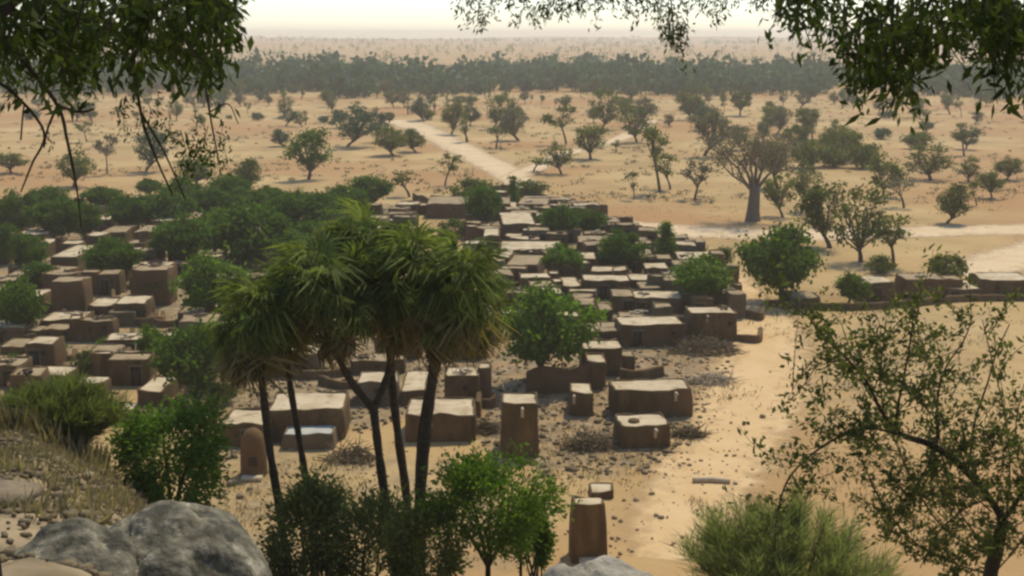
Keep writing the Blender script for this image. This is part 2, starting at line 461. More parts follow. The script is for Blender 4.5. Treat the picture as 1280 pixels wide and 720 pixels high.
def house(label, x0, x1, yb, yt, yr, yaw=0.0, taper=0.03, wm='mud', rm='roof', door=None, spout=False, hatch=False, beams=False,
          name='mud_house', cat='house', group='flat roofed mud houses of the village', par=0.05, dmax=11.0, dmin=1.4, wmin=1.2):
    """built from the foot of its front wall (pixels x0..x1, row yb), the wall's top row yt and the roof's back row yr"""
    global HOUSES
    HOUSES += 1
    seed = HOUSES
    base = at((x0 + x1) / 2, yb)
    w = (x1 - x0) / F * depth_of(base)
    lo, hi = 0.3, 14.0
    for _ in range(40):
        mid = (lo + hi) / 2
        if row(base + Vector((0, 0, mid))) > yt: lo = mid
        else: hi = mid
    h = lo
    lo, hi = 0.5, 40.0
    for _ in range(40):
        mid = (lo + hi) / 2
        if row(base + Vector((0, mid, h))) > yr: lo = mid
        else: hi = mid
    d = min(max(lo, dmin), dmax)
    w = max(w, wmin)
    rz = R(yaw)
    cen = base + Vector((-math.sin(rz) * d / 2, math.cos(rz) * d / 2, 0))
    FOOT.append((cen.x, cen.y, math.hypot(w, d) / 2, label, w, d))
    root = empty(name, cen, label, cat, group, rz)
    V, Fq, top = wall_shell(w, d, h, taper, seed, par)
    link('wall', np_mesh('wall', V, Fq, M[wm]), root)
    th = 0.12
    V, Fq = roof_fan(top, w, d, h, par, th, seed)
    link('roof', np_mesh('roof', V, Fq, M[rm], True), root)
    rng = np.random.default_rng(seed + 50)
    yf = -d / 2 * (1 + taper)
    if door is not None:
        dx = door * w / 2; dh = min(1.65, h * 0.72); dw = 0.8
        g = Geo(); g.box((dx, yf + 0.02, dh / 2), (dw, 0.14, dh))
        dr = link('door', g.mesh('door', M['wood']), root)
        g = Geo()
        for s in (-1, 1): g.box((dx + s * (dw / 2 + 0.06), yf - 0.01, dh / 2), (0.118, 0.2, dh))
        g.box((dx, yf - 0.015, dh + 0.075), (dw + 0.5, 0.22, 0.146))
        link('door_frame', g.mesh('door_frame', M['mud_grey']), dr)
    if spout:
        sx = spout * w / 2
        g = Geo(); g.box((sx, -d / 2 - 0.22, h - 0.16), (0.16, 0.75, 0.09)); g.box((sx, -d / 2 - 0.05, h - 0.5), (0.2, 0.12, 0.58))
        link('spout', g.mesh('spout', M['roof']), root)
    if hatch:
        hx, hy = -w * 0.18, -d * 0.08
        g = Geo(); g.tube([(hx, hy, h - par - 0.05), (hx, hy, h - par + 0.17)], [0.42, 0.36], 10)
        link('roof_hatch', g.mesh('roof_hatch', M['mud']), root)
    if name == 'mud_house' and yb < 520 and w > 2.2:
        if rng.random() < .5:                      # a lower or higher room built against the house
            sd = rng.choice([-1, 1]); aw = w * rng.uniform(.3, .5); ad = d * rng.uniform(.4, .7); ah = max(.9, h * rng.uniform(.55, 1.25))
            off = np.array([sd * (w / 2 + aw / 2 - .12), d * rng.uniform(-.15, .2), 0])
            V, Fq, t_ = wall_shell(aw, ad, ah, .04, seed + 300, .05)
            link('annex_wall', np_mesh('annex_wall', V + off, Fq, M[wm]), root)
            V, Fq = roof_fan(t_, aw, ad, ah, .05, .12, seed + 9)
            link('annex_roof', np_mesh('annex_roof', V + off, Fq, M[rng.choice(['roof', 'roof_dim'])], True), root)
        if rng.random() < .45:
            g = Geo()
            bx, by = rng.uniform(-.3, .3) * w, rng.uniform(-.25, .3) * d
            for q in range(7):
                a_ = rng.uniform(0, 3.1); ln = rng.uniform(.5, 1.1); px_, py_ = bx + rng.normal() * .3, by + rng.normal() * .25
                zz_ = h - par + .08 + .05 * q * .5
                g.tube([(px_ - ln / 2 * math.cos(a_), py_ - ln / 2 * math.sin(a_), zz_), (px_ + ln / 2 * math.cos(a_), py_ + ln / 2 * math.sin(a_), zz_ + .04)], [.09, .06], 5)
            link('straw_bundle', g.mesh('straw_bundle', M[rng.choice(['mud_grey', 'pale_wood', 'wood'])]), root)['kind'] = 'stuff'
        for q in range(int(rng.integers(0, 3))):
            wx = rng.uniform(-.38, .38) * w
            g = Geo(); g.box((wx, -d / 2 * (1 + taper) + .03, h * .62), (.32, .16, .34))
            link('window', g.mesh('window', M['wood']), root)
    if beams or (name == 'mud_house' and yb < 520 and rng.random() < .3):
        nb = max(3, int(w / 0.9))
        me = None
        for k in range(nb):
            bx = -w / 2 + w * (k + 0.5) / nb
            if me is None:
                g = Geo(); g.tube([(0, 0.25, 0), (0, -0.32, 0)], [0.065, 0.055], 6); me = g.mesh('roof_beam', M['wood'])
            link('roof_beam', me, root, (bx, -d / 2, h - 0.36))
    return root

def tower(label, x0, x1, yb, yt, yr, **k):
    return house(label, x0, x1, yb, yt, yr, name='granary', cat='granary', group='square mud granary towers', **k)
VH = [
 # open quarter right of the palms
 ('long mud house with pale roof behind the low house that has a hatch', 768, 866, 522, 488, 474, dict(yaw=5, spout=0.55, hatch=False)),
 ('low mud house with hatch and spout before the long house, beside the brush', 776, 839, 560, 533, 517, dict(yaw=6, spout=0.35, hatch=True)),
 ('brown house with thin pale roof directly behind the slim granary tower', 727, 778, 470, 435, 425, dict(yaw=2)),
 ('house with wide bright roof and dark front, left of the grey brush heap', 776, 856, 433, 406, 395, dict(yaw=5, door=-0.5)),
 ('narrow terrace house with dusty roof left of the wide bright roof', 727, 776, 424, 416, 402, dict(rm='roof_dim')),
 ('tall fronted house at the track corner above the brush heap', 862, 921, 427, 392, 383, dict(yaw=3, spout=-0.3, wm='mud')),
 ('small square tower house at the right end of the village by the track', 910, 932, 398, 368, 362, dict(wm='mud_grey', rm='roof_dim')),
 ('house of two joined pale roofs left of the round green tree', 792, 853, 392, 373, 363, dict(yaw=-3, door=-0.7)),
 ('tiny shed with grey roof below the two joined roofs', 818, 841, 397, 384, 378, dict(rm='roof_dim', wm='mud_grey')),
 ('small dull roofed house beside a dark doorway in the middle of the right quarter', 765, 793, 385, 370, 361, dict(rm='roof_dim', door=0.4)),
 ('house with narrow bright roof just left of the round green tree top', 787, 833, 361, 350, 342, dict(yaw=2)),
 ('wide house with dark doorway and low terrace roof in the right quarter', 728, 787, 374, 351, 343, dict(yaw=-2, door=-0.12)),
 ('upper storey house with bright roof behind the doorway house', 743, 786, 346, 338, 332, dict()),
 ('small bright roof between the pointed shrub and the round green tree', 806, 836, 344, 335, 328, dict()),
 ('pale roofed house right behind the round green tree near the track', 847, 892, 336, 324, 314, dict(yaw=-2)),
 ('little dull house left of the pointed shrub', 793, 817, 326, 318, 311, dict(rm='roof_dim')),
 ('long low house with pale roof below the dark blank house', 722, 769, 314, 303, 294, dict(rm='roof_dim', yaw=-2)),
 ('dark blank brown house on the outer edge facing the open sand', 740, 777, 294, 277, 273, dict(wm='mud_red', rm='roof_dim')),
 ('very long pale roof across the upper village, right of the palm crowns', 625, 702, 323, 312, 301, dict(yaw=-1)),
 ('small cube house with bright roof at the right edge of the palm crowns', 604, 624, 317, 295, 285, dict()),
 ('tall brown house with pale patched roof below the upper shrubs', 628, 670, 299, 280, 262, dict(wm='mud_red', yaw=3)),
 ('topmost pale roof at the right end of the upper compound', 646, 684, 263, 255, 247, dict(yaw=-6, rm='roof_dim')),
 ('topmost dull roof at the middle of the upper compound', 612, 638, 262, 254, 246, dict(rm='roof_dim')),
 ('house with small bright roof beside the light green shrub', 716, 746, 335, 323, 315, dict()),
 ('brown roofed ruin house at the foot of the very long pale roof', 632, 672, 345, 331, 318, dict(rm='roof_dim', wm='mud_red', yaw=-8)),
 ('wide low house at the top edge near the sandy courtyard', 533, 585, 267, 255, 245, dict(wm='mud_red', rm='roof_dim')),
 ('white patched roof with deep shade at its right, above the big green tree', 702, 727, 368, 358, 346, dict(yaw=4)),
 ('house with crooked pale roof touching the right side of the big green tree', 716, 743, 402, 381, 372, dict(rm='roof_dim', yaw=-4)),
 ('small box house with dusty roof right of the crooked roof', 748, 766, 400, 387, 379, dict(rm='roof_dim')),
 ('pale little house half hidden left of the big green tree', 622, 644, 410, 397, 386, dict()),
 # centre behind the palm trunks
 ('large mud house with bright roof seen between the left palm trunks', 335, 430, 550, 513, 490, dict(yaw=2, beams=True)),
 ('lean-to with pale grey sheet roof against the large house behind the left palms', 353, 417, 562, 543, 528, dict(rm='roof_pale', wm='mud_grey')),
 ('mud house with sagging pale roof behind the domed granary', 275, 335, 558, 530, 511, dict(yaw=-3, door=0.2)),
 ('house with spout and bright roof seen between the right palm trunks', 508, 594, 552, 519, 497, dict(yaw=2, spout=-0.28, hatch=True)),
 ('tall back house with pale roof behind the right palm trunks', 556, 599, 508, 470, 458, dict(rm='roof')),
 ('stepped terrace house with cracked roof left of the right palm trunks', 500, 532, 507, 489, 463, dict(rm='roof')),
 ('dark house with bright roof framed by the forked palm', 447, 497, 506, 478, 464, dict(wm='mud_grey', yaw=2)),
 ('dim house just below the palm leaves behind the framed house', 438, 486, 462, 451, 441, dict(rm='roof_dim')),
 # left quarter
 ('square house with the brightest cream roof in the left quarter', 63, 98, 343, 321, 306, dict(yaw=-2)),
 ('small pale roof up and left of the brightest cream roof', 36, 56, 318, 308, 298, dict()),
 ('dull little roof topmost at the left, above the small pale roof', 32, 60, 300, 293, 284, dict(rm='roof_dim')),
 ('bright small roof between two dark trees at the upper left', 114, 137, 284, 275, 264, dict(yaw=-6)),
 ('thin pale roof just below the bright small roof at upper left', 126, 157, 298, 290, 281, dict(rm='roof_dim')),
 ('grey roofed house with brown front between the upper left tree crowns', 167, 193, 303, 290, 281, dict(rm='roof_dim')),
 ('thin bright roof above the dark tree at the left edge', 25, 55, 380, 370, 361, dict()),
 ('high brown walled house with narrow roof below the cream roof', 64, 106, 393, 352, 345, dict(wm='mud_red', rm='roof_dim')),
 ('broad windowless brown house behind the sandy lane', 166, 212, 382, 338, 331, dict(wm='mud_red', rm='roof_dim')),
 ('left one of the paired pale roofs beside the sandy lane', 110, 142, 402, 382, 372, dict(yaw=4)),
 ('right one of the paired pale roofs, its end wall on the sandy lane', 144, 183, 405, 379, 369, dict(yaw=2)),
 ('low grey porch house in front of the paired pale roofs', 136, 169, 408, 391, 383, dict(rm='roof_dim', wm='mud_grey')),
 ('long slim pale roof right of the dark tree at the left edge', 52, 105, 409, 400, 389, dict(yaw=3)),
 ('second slim roof below the long slim pale roof', 52, 87, 421, 412, 404, dict(rm='roof_dim')),
 ('dark round cornered house at the end of the sandy lane', 99, 142, 427, 402, 396, dict(wm='mud', rm='roof_dim')),
 ('grey roofed hut below the dark tree at the left edge', 35, 62, 443, 434, 425, dict(rm='roof_dim')),
 ('pale hut cut by the left edge of the picture', 0, 30, 443, 433, 422, dict(rm='roof_dim')),
 ('house with bright cracked roof just above the feathery green shrub', 29, 86, 488, 470, 457, dict(yaw=2)),
 ('house with stepped pale roof right of the small dark bush', 104, 141, 469, 447, 430, dict(wm='mud_grey', rm='roof_dim', yaw=3)),
 ('low open fronted house below the stepped pale roof', 95, 130, 500, 479, 470, dict(door=0.1)),
 ('house with bright roof under the edge of the big mango like tree', 170, 203, 502, 489, 470, dict(yaw=-3)),
 ('tiny white topped hut above the bright green bush', 143, 164, 524, 514, 503, dict()),
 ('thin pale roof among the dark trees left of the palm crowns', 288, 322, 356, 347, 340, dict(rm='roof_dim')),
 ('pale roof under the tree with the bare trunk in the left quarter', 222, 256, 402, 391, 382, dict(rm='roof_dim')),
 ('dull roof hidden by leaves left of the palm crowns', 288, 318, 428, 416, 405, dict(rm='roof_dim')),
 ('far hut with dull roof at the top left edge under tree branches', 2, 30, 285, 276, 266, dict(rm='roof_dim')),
 # row on the right
 ('house with bright flat roof in the right hand row beside the dark bush', 1073, 1118, 377, 354, 345, dict(door=0.0)),
 ('round topped brown house in the right hand row', 1130, 1182, 373, 349, 341, dict(wm='mud_red', rm='roof_dim', taper=0.08)),
 ('low sand coloured shed with pale wall in the right hand row', 1184, 1229, 368, 362, 350, dict(rm='roof')),
 ('large brown house with bright roof at the right edge of the picture', 1228, 1292, 373, 350, 340, dict()),
 ('flat low pale roof at the foot of the dark bush by the track', 988, 1026, 379, 373, 363, dict(rm='roof_dim')),
 ('small open hut with bright cap behind the nearest granary tower', 738, 768, 624, 615, 603, dict(wm='mud')),
]
WSHORT = {}
for lb, x0, x1, yb, yt, yr, kw in VH:
    if yb - yt < 17 and x0 > 0 and yb < 600: yb += 6
    house(lb, x0, x1, yb, yt, yr, **kw)
tower('tall tapering mud granary tower with spout standing alone right of the palms', 627, 672, 572, 506, 490, taper=0.08, spout=0.15, par=0.1)
tower('nearest mud granary tower with bright cap at the bottom of the picture', 715, 757, 704, 632, 620, taper=0.10, par=0.1, yaw=1)
tower('short granary tower standing left of the long house', 713, 741, 520, 491, 478, taper=0.08, spout=-0.7)
tower('slim dark granary tower in front of the brown house', 733, 757, 486, 452, 442, taper=0.05)

# the houses packed in between
def inside(p, poly):
    c = False
    for i in range(len(poly)):
        (x1, y1), (x2, y2) = poly[i], poly[i - 1]
        if (y1 > p[1]) != (y2 > p[1]) and p[0] < (x2 - x1) * (p[1] - y1) / (y2 - y1) + x1: c = not c
    return c
def short_label(prefix, lb):
    w = (prefix + ' ' + lb.split(',')[0]).split()[:16]
    while w[-1] in ('the', 'a', 'of', 'by', 'in', 'at', 'on', 'with', 'and', 'below', 'above', 'behind', 'between', 'to', 'left', 'right', 'upper', 'green', 'big', 'two', 'dark', 'bright', 'its', 'pale', 'round', 'beside', 'near'):
        w.pop()
    return ' '.join(w)
frng = random.Random(41)
QUARTERS = [([(590, 262), (640, 250), (700, 262), (790, 296), (895, 336), (905, 380), (900, 395), (860, 400), (780, 425), (720, 425), (640, 380), (590, 330)], 72),
            ([(-10, 268), (120, 262), (330, 262), (520, 262), (520, 330), (400, 350), (330, 440), (270, 470), (215, 400), (170, 420), (165, 505), (-10, 505)], 95),
            ([(330, 440), (430, 400), (600, 400), (600, 450), (430, 480), (330, 485)], 10)]
used_labels = set()
for poly, want in QUARTERS:
    got = 0
    xs_ = [p[0] for p in poly]; ys_ = [p[1] for p in poly]
    for _ in range(2500):
        if got >= want: break
        px, py = frng.uniform(min(xs_), max(xs_)), frng.uniform(min(ys_), max(ys_))
        if not inside((px, py), poly): continue
        b = at(px, py); s = depth_of(b) / F
        wm_ = frng.uniform(1.9, 4.3); dm_ = frng.uniform(1.8, 3.4); hm_ = frng.uniform(1.2, 2.3)
        r_ = math.hypot(wm_, dm_) / 2
        c_ = (b.x, b.y + dm_ / 2)
        if any(abs(c_[0] - f[0]) < (wm_ + f[4]) / 2 + .12 and abs(c_[1] - f[1]) < (dm_ + f[5]) / 2 + .25 for f in FOOT): continue
        nf = min(FOOT[:len(VH)], key=lambda f: (f[0] - c_[0]) ** 2 + (f[1] - c_[1]) ** 2)
        dx, dy = c_[0] - nf[0], c_[1] - nf[1]
        rel = ('right of' if dx > 0 else 'left of') if abs(dx) > abs(dy) else ('behind' if dy > 0 else 'in front of')
        lab = None
        for pre in ('packed mud hut', 'lesser mud hut', 'further mud hut', 'dusty mud hut', 'plain mud hut', 'small mud hut'):
            lab = short_label(f'{pre} {rel} the', nf[3])
            if lab not in used_labels: break
        else:
            continue
        used_labels.add(lab)
        yb_ = py; yt_ = row(b + Vector((0, 0, hm_))); yr_ = row(b + Vector((0, dm_, hm_)))
        house(lab, px - wm_ / s / 2, px + wm_ / s / 2, yb_, yt_, yr_, yaw=frng.uniform(-7, 7), wm=frng.choice(['mud', 'mud', 'mud_red', 'mud_grey']),
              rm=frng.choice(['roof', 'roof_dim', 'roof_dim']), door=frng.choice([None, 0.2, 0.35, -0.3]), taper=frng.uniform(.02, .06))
        got += 1

# domed granary
def domed():
    b = at(318, 592)
    s = depth_of(b) / F
    rad, h = 16.5 * s, 60 * s
    prof = [(1.04, -0.3), (1.03, 0), (1.0, .25 * h), (0.98, .5 * h), (0.94, .66 * h), (0.83, .8 * h), (0.62, .91 * h), (0.34, .975 * h), (0.02, h)]
    n = 20
    V = []
    for k, z in prof:
        for j in range(n):
            a = 2 * math.pi * j / n
            r = rad * k * (1 + 0.03 * noise.noise(Vector((math.cos(a) * 1.5, math.sin(a) * 1.5, z))))
            V.append((r * math.cos(a), r * math.sin(a), z))
    i = np.arange(len(prof) - 1)[:, None] * n; j = np.arange(n)[None]; j2 = (j + 1) % n
    Fq = np.stack([i + j, i + j2, i + n + j2, i + n + j], -1).reshape(-1, 4)
    root = empty('domed_granary', b, 'reddish round topped mud granary at the foot of the left palms', 'granary')
    link('wall', np_mesh('wall', V, Fq, M['mud_red'], True), root)
    g = Geo(); g.box((0.1, -rad * 0.95, 0.35 * h), (0.5, 0.14, 0.55)); link('hatch_door', g.mesh('hatch_door', M['wood']), root)
    g = Geo(); g.box((0.1, -rad - 0.35, 0.1), (rad * 1.5, 0.5, 0.28), 0.0, 0.03, RNG); link('step', g.mesh('step', M['roof']), root)
domed()

# free-standing mud walls
def mud_wall(label, pix, hpx, th=0.4, m='mud', group='mud compound walls'):
    P = [at(*p) for p in pix]
    P = catmull(P, 6)
    b = Vector(P[len(P) // 2])
    n = len(P)
    T = unit(np.gradient(P, axis=0)); S = np.stack([-T[:, 1], T[:, 0], T[:, 2] * 0], -1)
    hs = []
    rows = []
    for i in range(n):
        p = Vector(P[i]); s = depth_of(p) / F
        h = hpx * s * (0.92 + 0.3 * noise.noise(p * 0.6))
        q = Vector(S[i]) * th / 2
        rows.append([p + q * 1.2 - Vector((0, 0, .3)), p + q + Vector((0, 0, h * .9)), p + q * .5 + Vector((0, 0, h)),
                     p - q * .5 + Vector((0, 0, h)), p - q + Vector((0, 0, h * .9)), p - q * 1.2 - Vector((0, 0, .3))])
    V = np.array([[tuple(v - b) for v in r] for r in rows]).reshape(-1, 3)
    i = np.arange(n - 1)[:, None] * 6; j = np.arange(5)[None]
    Fq = np.stack([i + j, i + j + 1, i + 6 + j + 1, i + 6 + j], -1).reshape(-1, 4)
    caps = [[0, 1, 2, 3], [0, 3, 4, 5], [(n - 1) * 6 + q for q in (3, 2, 1, 0)], [(n - 1) * 6 + q for q in (5, 4, 3, 0)]]
    o = link('yard_enclosure', np_mesh('yard_enclosure', V, np.vstack([Fq, caps]), M[m]), None, b)
    tag(o, label, 'wall', group)
for a in [
 ('brown compound wall below the big green tree right of the palms', [(658, 492), (690, 491), (735, 488)], 34),
 ('low dark wall across the sand behind the long house', [(775, 473), (800, 474), (828, 470)], 13),
 ('low wall running along the outer village edge toward the track', [(783, 292), (820, 304), (860, 320), (893, 333)], 6),
 ('long low wall joining the houses of the right hand row', [(960, 383), (1050, 388), (1130, 384), (1200, 377), (1285, 376)], 9),
 ('crumbled wall by the lane between the paired roofs and the stepped roof', [(128, 476), (150, 462), (166, 440)], 14),
 ('wall end standing right of the house seen between the right palms', [(597, 521), (599, 505), (600, 492)], 22),
 ('low courtyard wall left of the sandy courtyard at the village top', [(517, 250), (535, 254), (556, 256)], 8),
 ('low curved wall round the topmost compound', [(566, 250), (600, 240), (645, 238), (682, 250)], 7),
 ('brown yard wall under the very long pale roof', [(640, 362), (670, 358), (700, 352)], 10),
 ('low yard wall in front of the crooked roof by the big green tree', [(722, 405), (750, 408), (772, 404)], 8),
 ('yard wall right of the broad windowless house', [(212, 420), (240, 424), (262, 420)], 12),
 ('low broken wall below the bright cracked roof at the left', [(20, 505), (50, 510), (90, 506)], 8),
 ('crumbled yard wall left of the framed house behind the forked palm', [(400, 480), (425, 486), (447, 484)], 12),
 ('low yard wall behind the large house between the left palms', [(345, 470), (385, 474), (430, 470)], 12)]:
    mud_wall(a[0], a[1], a[2], m=random.choice(['mud', 'mud_red', 'mud']))

# yard walls beside and before the houses, so the quarters read as packed compounds
wrng = random.Random(29)
for lb, x0, x1, yb, yt, yr, kw in VH:
    if yb > 512 or x0 < 1 or (x0 > 950) or (x0 > 730 and yb > 440): continue
    if yb - yt < 17: yb += 6
    short = lb.split(',')[0].split(' with ')[0]
    lab = 'yard wall by the ' + lb
    lab = ' '.join(lab.split()[:16])
    side = wrng.choice([-1, 1])
    xa = x1 + 1 if side > 0 else x0 - 1
    xb = xa + side * wrng.uniform(14, 30)
    yy = yb + wrng.uniform(2, 6)
    sh = wrng.uniform(7, 11) * (0.75 if yb < 330 else 1.15)
    mud_wall(lab, [(xa, yb - 1), ((xa + xb) / 2, yb + 1), (xb, yb + wrng.uniform(-1, 2)), (xb + side * 2, yb - wrng.uniform(6, 12))], sh, m=wrng.choice(['mud', 'mud_red', 'mud']))

# ------------------------------------------------------------------ tree prototypes (crown and trunk meshes shared between copies)
def make_tree(kind, seed):
    """returns trunk mesh, crown mesh, nominal height, nominal width"""
    rng = np.random.default_rng(seed)
    g = Geo()
    cs = []
    if kind == 'dense':
        H, W, hb, nc, nl, ls, cm, bm_ = 6.0, 6.6, 1.0, 62, 92, 0.32, 'leaf_dark', 'bark'
    elif kind == 'green':
        H, W, hb, nc, nl, ls, cm, bm_ = 6.5, 6.4, 1.3, 60, 92, 0.32, 'leaf_mid', 'bark'
    elif kind == 'acacia':
        H, W, hb, nc, nl, ls, cm, bm_ = 7.5, 6.2, 1.5, 40, 50, 0.34, 'leaf_olive', 'bark'
    elif kind == 'grey':
        H, W, hb, nc, nl, ls, cm, bm_ = 7.5, 6.0, 1.6, 36, 50, 0.34, 'leaf_grey', 'bark'
    elif kind == 'thin':
        H, W, hb, nc, nl, ls, cm, bm_ = 6.0, 3.8, 2.4, 9, 48, 0.34, 'leaf_olive', 'bark'
    elif kind == 'tall':
        H, W, hb, nc, nl, ls, cm, bm_ = 11.0, 6.0, 5.5, 14, 50, 0.38, 'leaf_olive', 'bark'
    elif kind == 'conical':
        H, W, hb, nc, nl, ls, cm, bm_ = 6.0, 3.0, 0.2, 34, 55, 0.3, 'leaf_mid', 'bark'
    elif kind == 'pole':
        H, W, hb, nc, nl, ls, cm, bm_ = 6.5, 1.3, 1.5, 9, 34, 0.3, 'leaf_olive', 'bark'
    elif kind == 'bush':
        H, W, hb, nc, nl, ls, cm, bm_ = 2.6, 4.2, 0.1, 34, 48, 0.28, 'leaf_olive', 'bark'
    if kind in ('acacia', 'grey', 'thin'):
        W *= rng.uniform(.8, 1.25); hb *= rng.uniform(.65, 1.35); nc = int(nc * rng.uniform(.55, 1.15))
    lean = rng.normal(size=2) * (0.10 if kind in ('acacia', 'grey', 'thin') else 0.06) * H
    top = np.array([lean[0], lean[1], hb])
    tr = {'dense': .26, 'green': .24, 'acacia': .21, 'grey': .24, 'thin': .13, 'tall': .2, 'conical': .12, 'pole': .17, 'bush': .09}[kind]
    mid = np.array([lean[0] * .2 + rng.normal() * .1, lean[1] * .2, hb * .5])
    tp = bez((0, 0, -0.3), mid, top, 6)
    g.tube(tp, np.linspace(tr * 1.35, tr * .8, 6), 8)
    zc = (H + hb * 0.85) / 2; rz = (H - hb * 0.85) / 2
    for c in range(nc):
        a = rng.uniform(0, 2 * np.pi)
        if kind == 'conical':
            z = hb + (H - hb) * rng.uniform(0.02, 1.0) ** 1.2
            rr = W / 2 * (1 - (z - hb) / (H - hb)) * rng.uniform(0.4, 1)
            p = np.array([rr * np.cos(a), rr * np.sin(a), z])
        else:
            zz = rng.uniform(-0.95 if kind in ('dense', 'green', 'bush') else -0.85, 1.0)
            q = math.sqrt(max(0, 1 - zz * zz))
            f = rng.uniform(0.55, 1.0) ** 0.6 * (0.84 + 0.42 * noise.noise(Vector((math.cos(a) * 1.3 + seed, math.sin(a) * 1.3, zz * 1.5))))
            p = np.array([W / 2 * q * f * np.cos(a), W / 2 * q * f * np.sin(a), zc + rz * zz * f * 0.95])
            p[:2] += lean
        cs.append(p)
    cs = np.array(cs)
    # limbs to a share of the clumps
    nb = {'dense': 16, 'green': 16, 'acacia': 22, 'grey': 24, 'thin': 9, 'tall': 12, 'conical': 6, 'pole': 7, 'bush': 10}[kind]
    for c in range(min(nb, nc)):
        p = cs[c]
        m = top * .45 + p * .55; m[2] = max(m[2] * 0.95, hb * 0.8); m += rng.normal(size=3) * 0.25
        st = tp[-1 - int(rng.integers(0, 2))]
        B = bez(st, m, p, 6)
        g.tube(B, np.linspace(tr * .5, tr * .1, 6), 5)
        if kind in ('acacia', 'grey', 'thin', 'tall'):
            for _ in range(3):
                e = p + rng.normal(size=3) * np.array([.8, .8, .5])
                g.tube(bez(B[3], (B[3] + e) / 2 + rng.normal(size=3) * .2, e, 4), np.linspace(tr * .22, tr * .05, 4), 4)
    sig = {'dense': .50, 'green': .50, 'acacia': .52, 'grey': .55, 'thin': .42, 'tall': .55, 'conical': .34, 'pole': .3, 'bush': .36}[kind]
    C = []
    for p in cs:
        n = int(nl * rng.uniform(.5, 1.4)); s = sig * rng.uniform(.6, 1.25)
        q = rng.normal(size=(n, 3)) * s * np.array([1, 1, .62])
        C.append(p + q)
    C = np.vstack(C)
    C[:, 2] = np.maximum(C[:, 2], 0.12)
    V, Fq = leaf_quads(C, ls * 1.25, ls * 0.75, rng, np.array([0, 0, -0.35]), 1.0)
    return (g.mesh('trunk', M[bm_], True), np_mesh('crown', V, Fq, M[cm]), H, W)
PROTO = {}
for kd, n in (('dense', 5), ('green', 3), ('acacia', 11), ('grey', 7), ('thin', 8), ('tall', 2), ('conical', 2), ('pole', 4), ('bush', 6)):
    PROTO[kd] = [make_tree(kd, 100 + hash_ * 17 + len(kd) * 7) for hash_ in range(n)]
TN = {'dense': ('leafy_tree', 'tree'), 'green': ('leafy_tree', 'tree'), 'acacia': ('acacia_tree', 'tree'), 'grey': ('acacia_tree', 'tree'),
      'thin': ('thin_tree', 'tree'), 'tall': ('tall_tree', 'tree'), 'conical': ('conical_shrub', 'shrub'), 'pole': ('slender_tree', 'tree'),
      'bush': ('bush', 'bush')}
trng = random.Random(3)
CROWN_ALT = {}
def tree(kind, px, yb, hpx, wpx, label, group, crown=None, pos=None):
    b = pos if pos is not None else at(px, yb)
    s = depth_of(b) / F
    tm, cm, H, W = trng.choice(PROTO[kind])
    if crown:
        key = (cm.name, crown)
        if key not in CROWN_ALT:
            c2 = cm.copy(); c2.materials[0] = M[crown]; CROWN_ALT[key] = c2
        cm = CROWN_ALT[key]
    nm, cat = TN[kind]
    root = empty(nm, b, label, cat, group, trng.uniform(0, 6.28))
    root.scale = (wpx * s / W, wpx * s / W, hpx * s / H)
    if kind in ('acacia', 'grey', 'thin', 'pole', 'tall'):
        root.rotation_euler = (trng.gauss(0, .07), trng.gauss(0, .07), root.rotation_euler.z)
        k = trng.uniform(.8, 1.2); root.scale.x *= k; root.scale.y /= k
    link('stem' if kind in ('bush', 'conical') else 'trunk', tm, root)
    link('foliage' if kind in ('bush', 'conical') else 'crown', cm, root)
    return root
GV = 'leafy trees and bushes between the village houses'
VT_MORE = [
 ('dense', 58, 268, 40, 62, 'overlapping dark tree at the far village edge under the thick hanging branch'),
 ('dense', 128, 264, 36, 58, 'overlapping dark tree at the far village edge between two hanging branches'),
 ('dense', 232, 258, 40, 56, 'overlapping dark tree at the far village edge below the forked hanging branch'),
 ('dense', 306, 275, 46, 66, 'overlapping dark tree directly behind the widest dark tree'),
 ('dense', 352, 300, 58, 76, 'overlapping dark tree between the widest dark tree and the palms'),
 ('dense', 430, 275, 50, 70, 'overlapping dark tree right above the middle palm crown'),
 ('green', 268, 318, 60, 66, 'overlapping green tree just left of the widest dark tree'),
 ('dense', 395, 330, 62, 74, 'overlapping dark tree partly behind the second palm crown'),
 ('green', 205, 378, 40, 44, 'low green tree in front of the broad windowless house'),
 ('dense', 8, 330, 56, 50, 'dark tree cut by the left edge below the far hut'),
 ('dense', 332, 420, 70, 70, 'dark tree under the leftmost palm crown'),
 ('green', 280, 480, 80, 70, 'green tree filling the gap between the mango like tree and the left palm'),
]
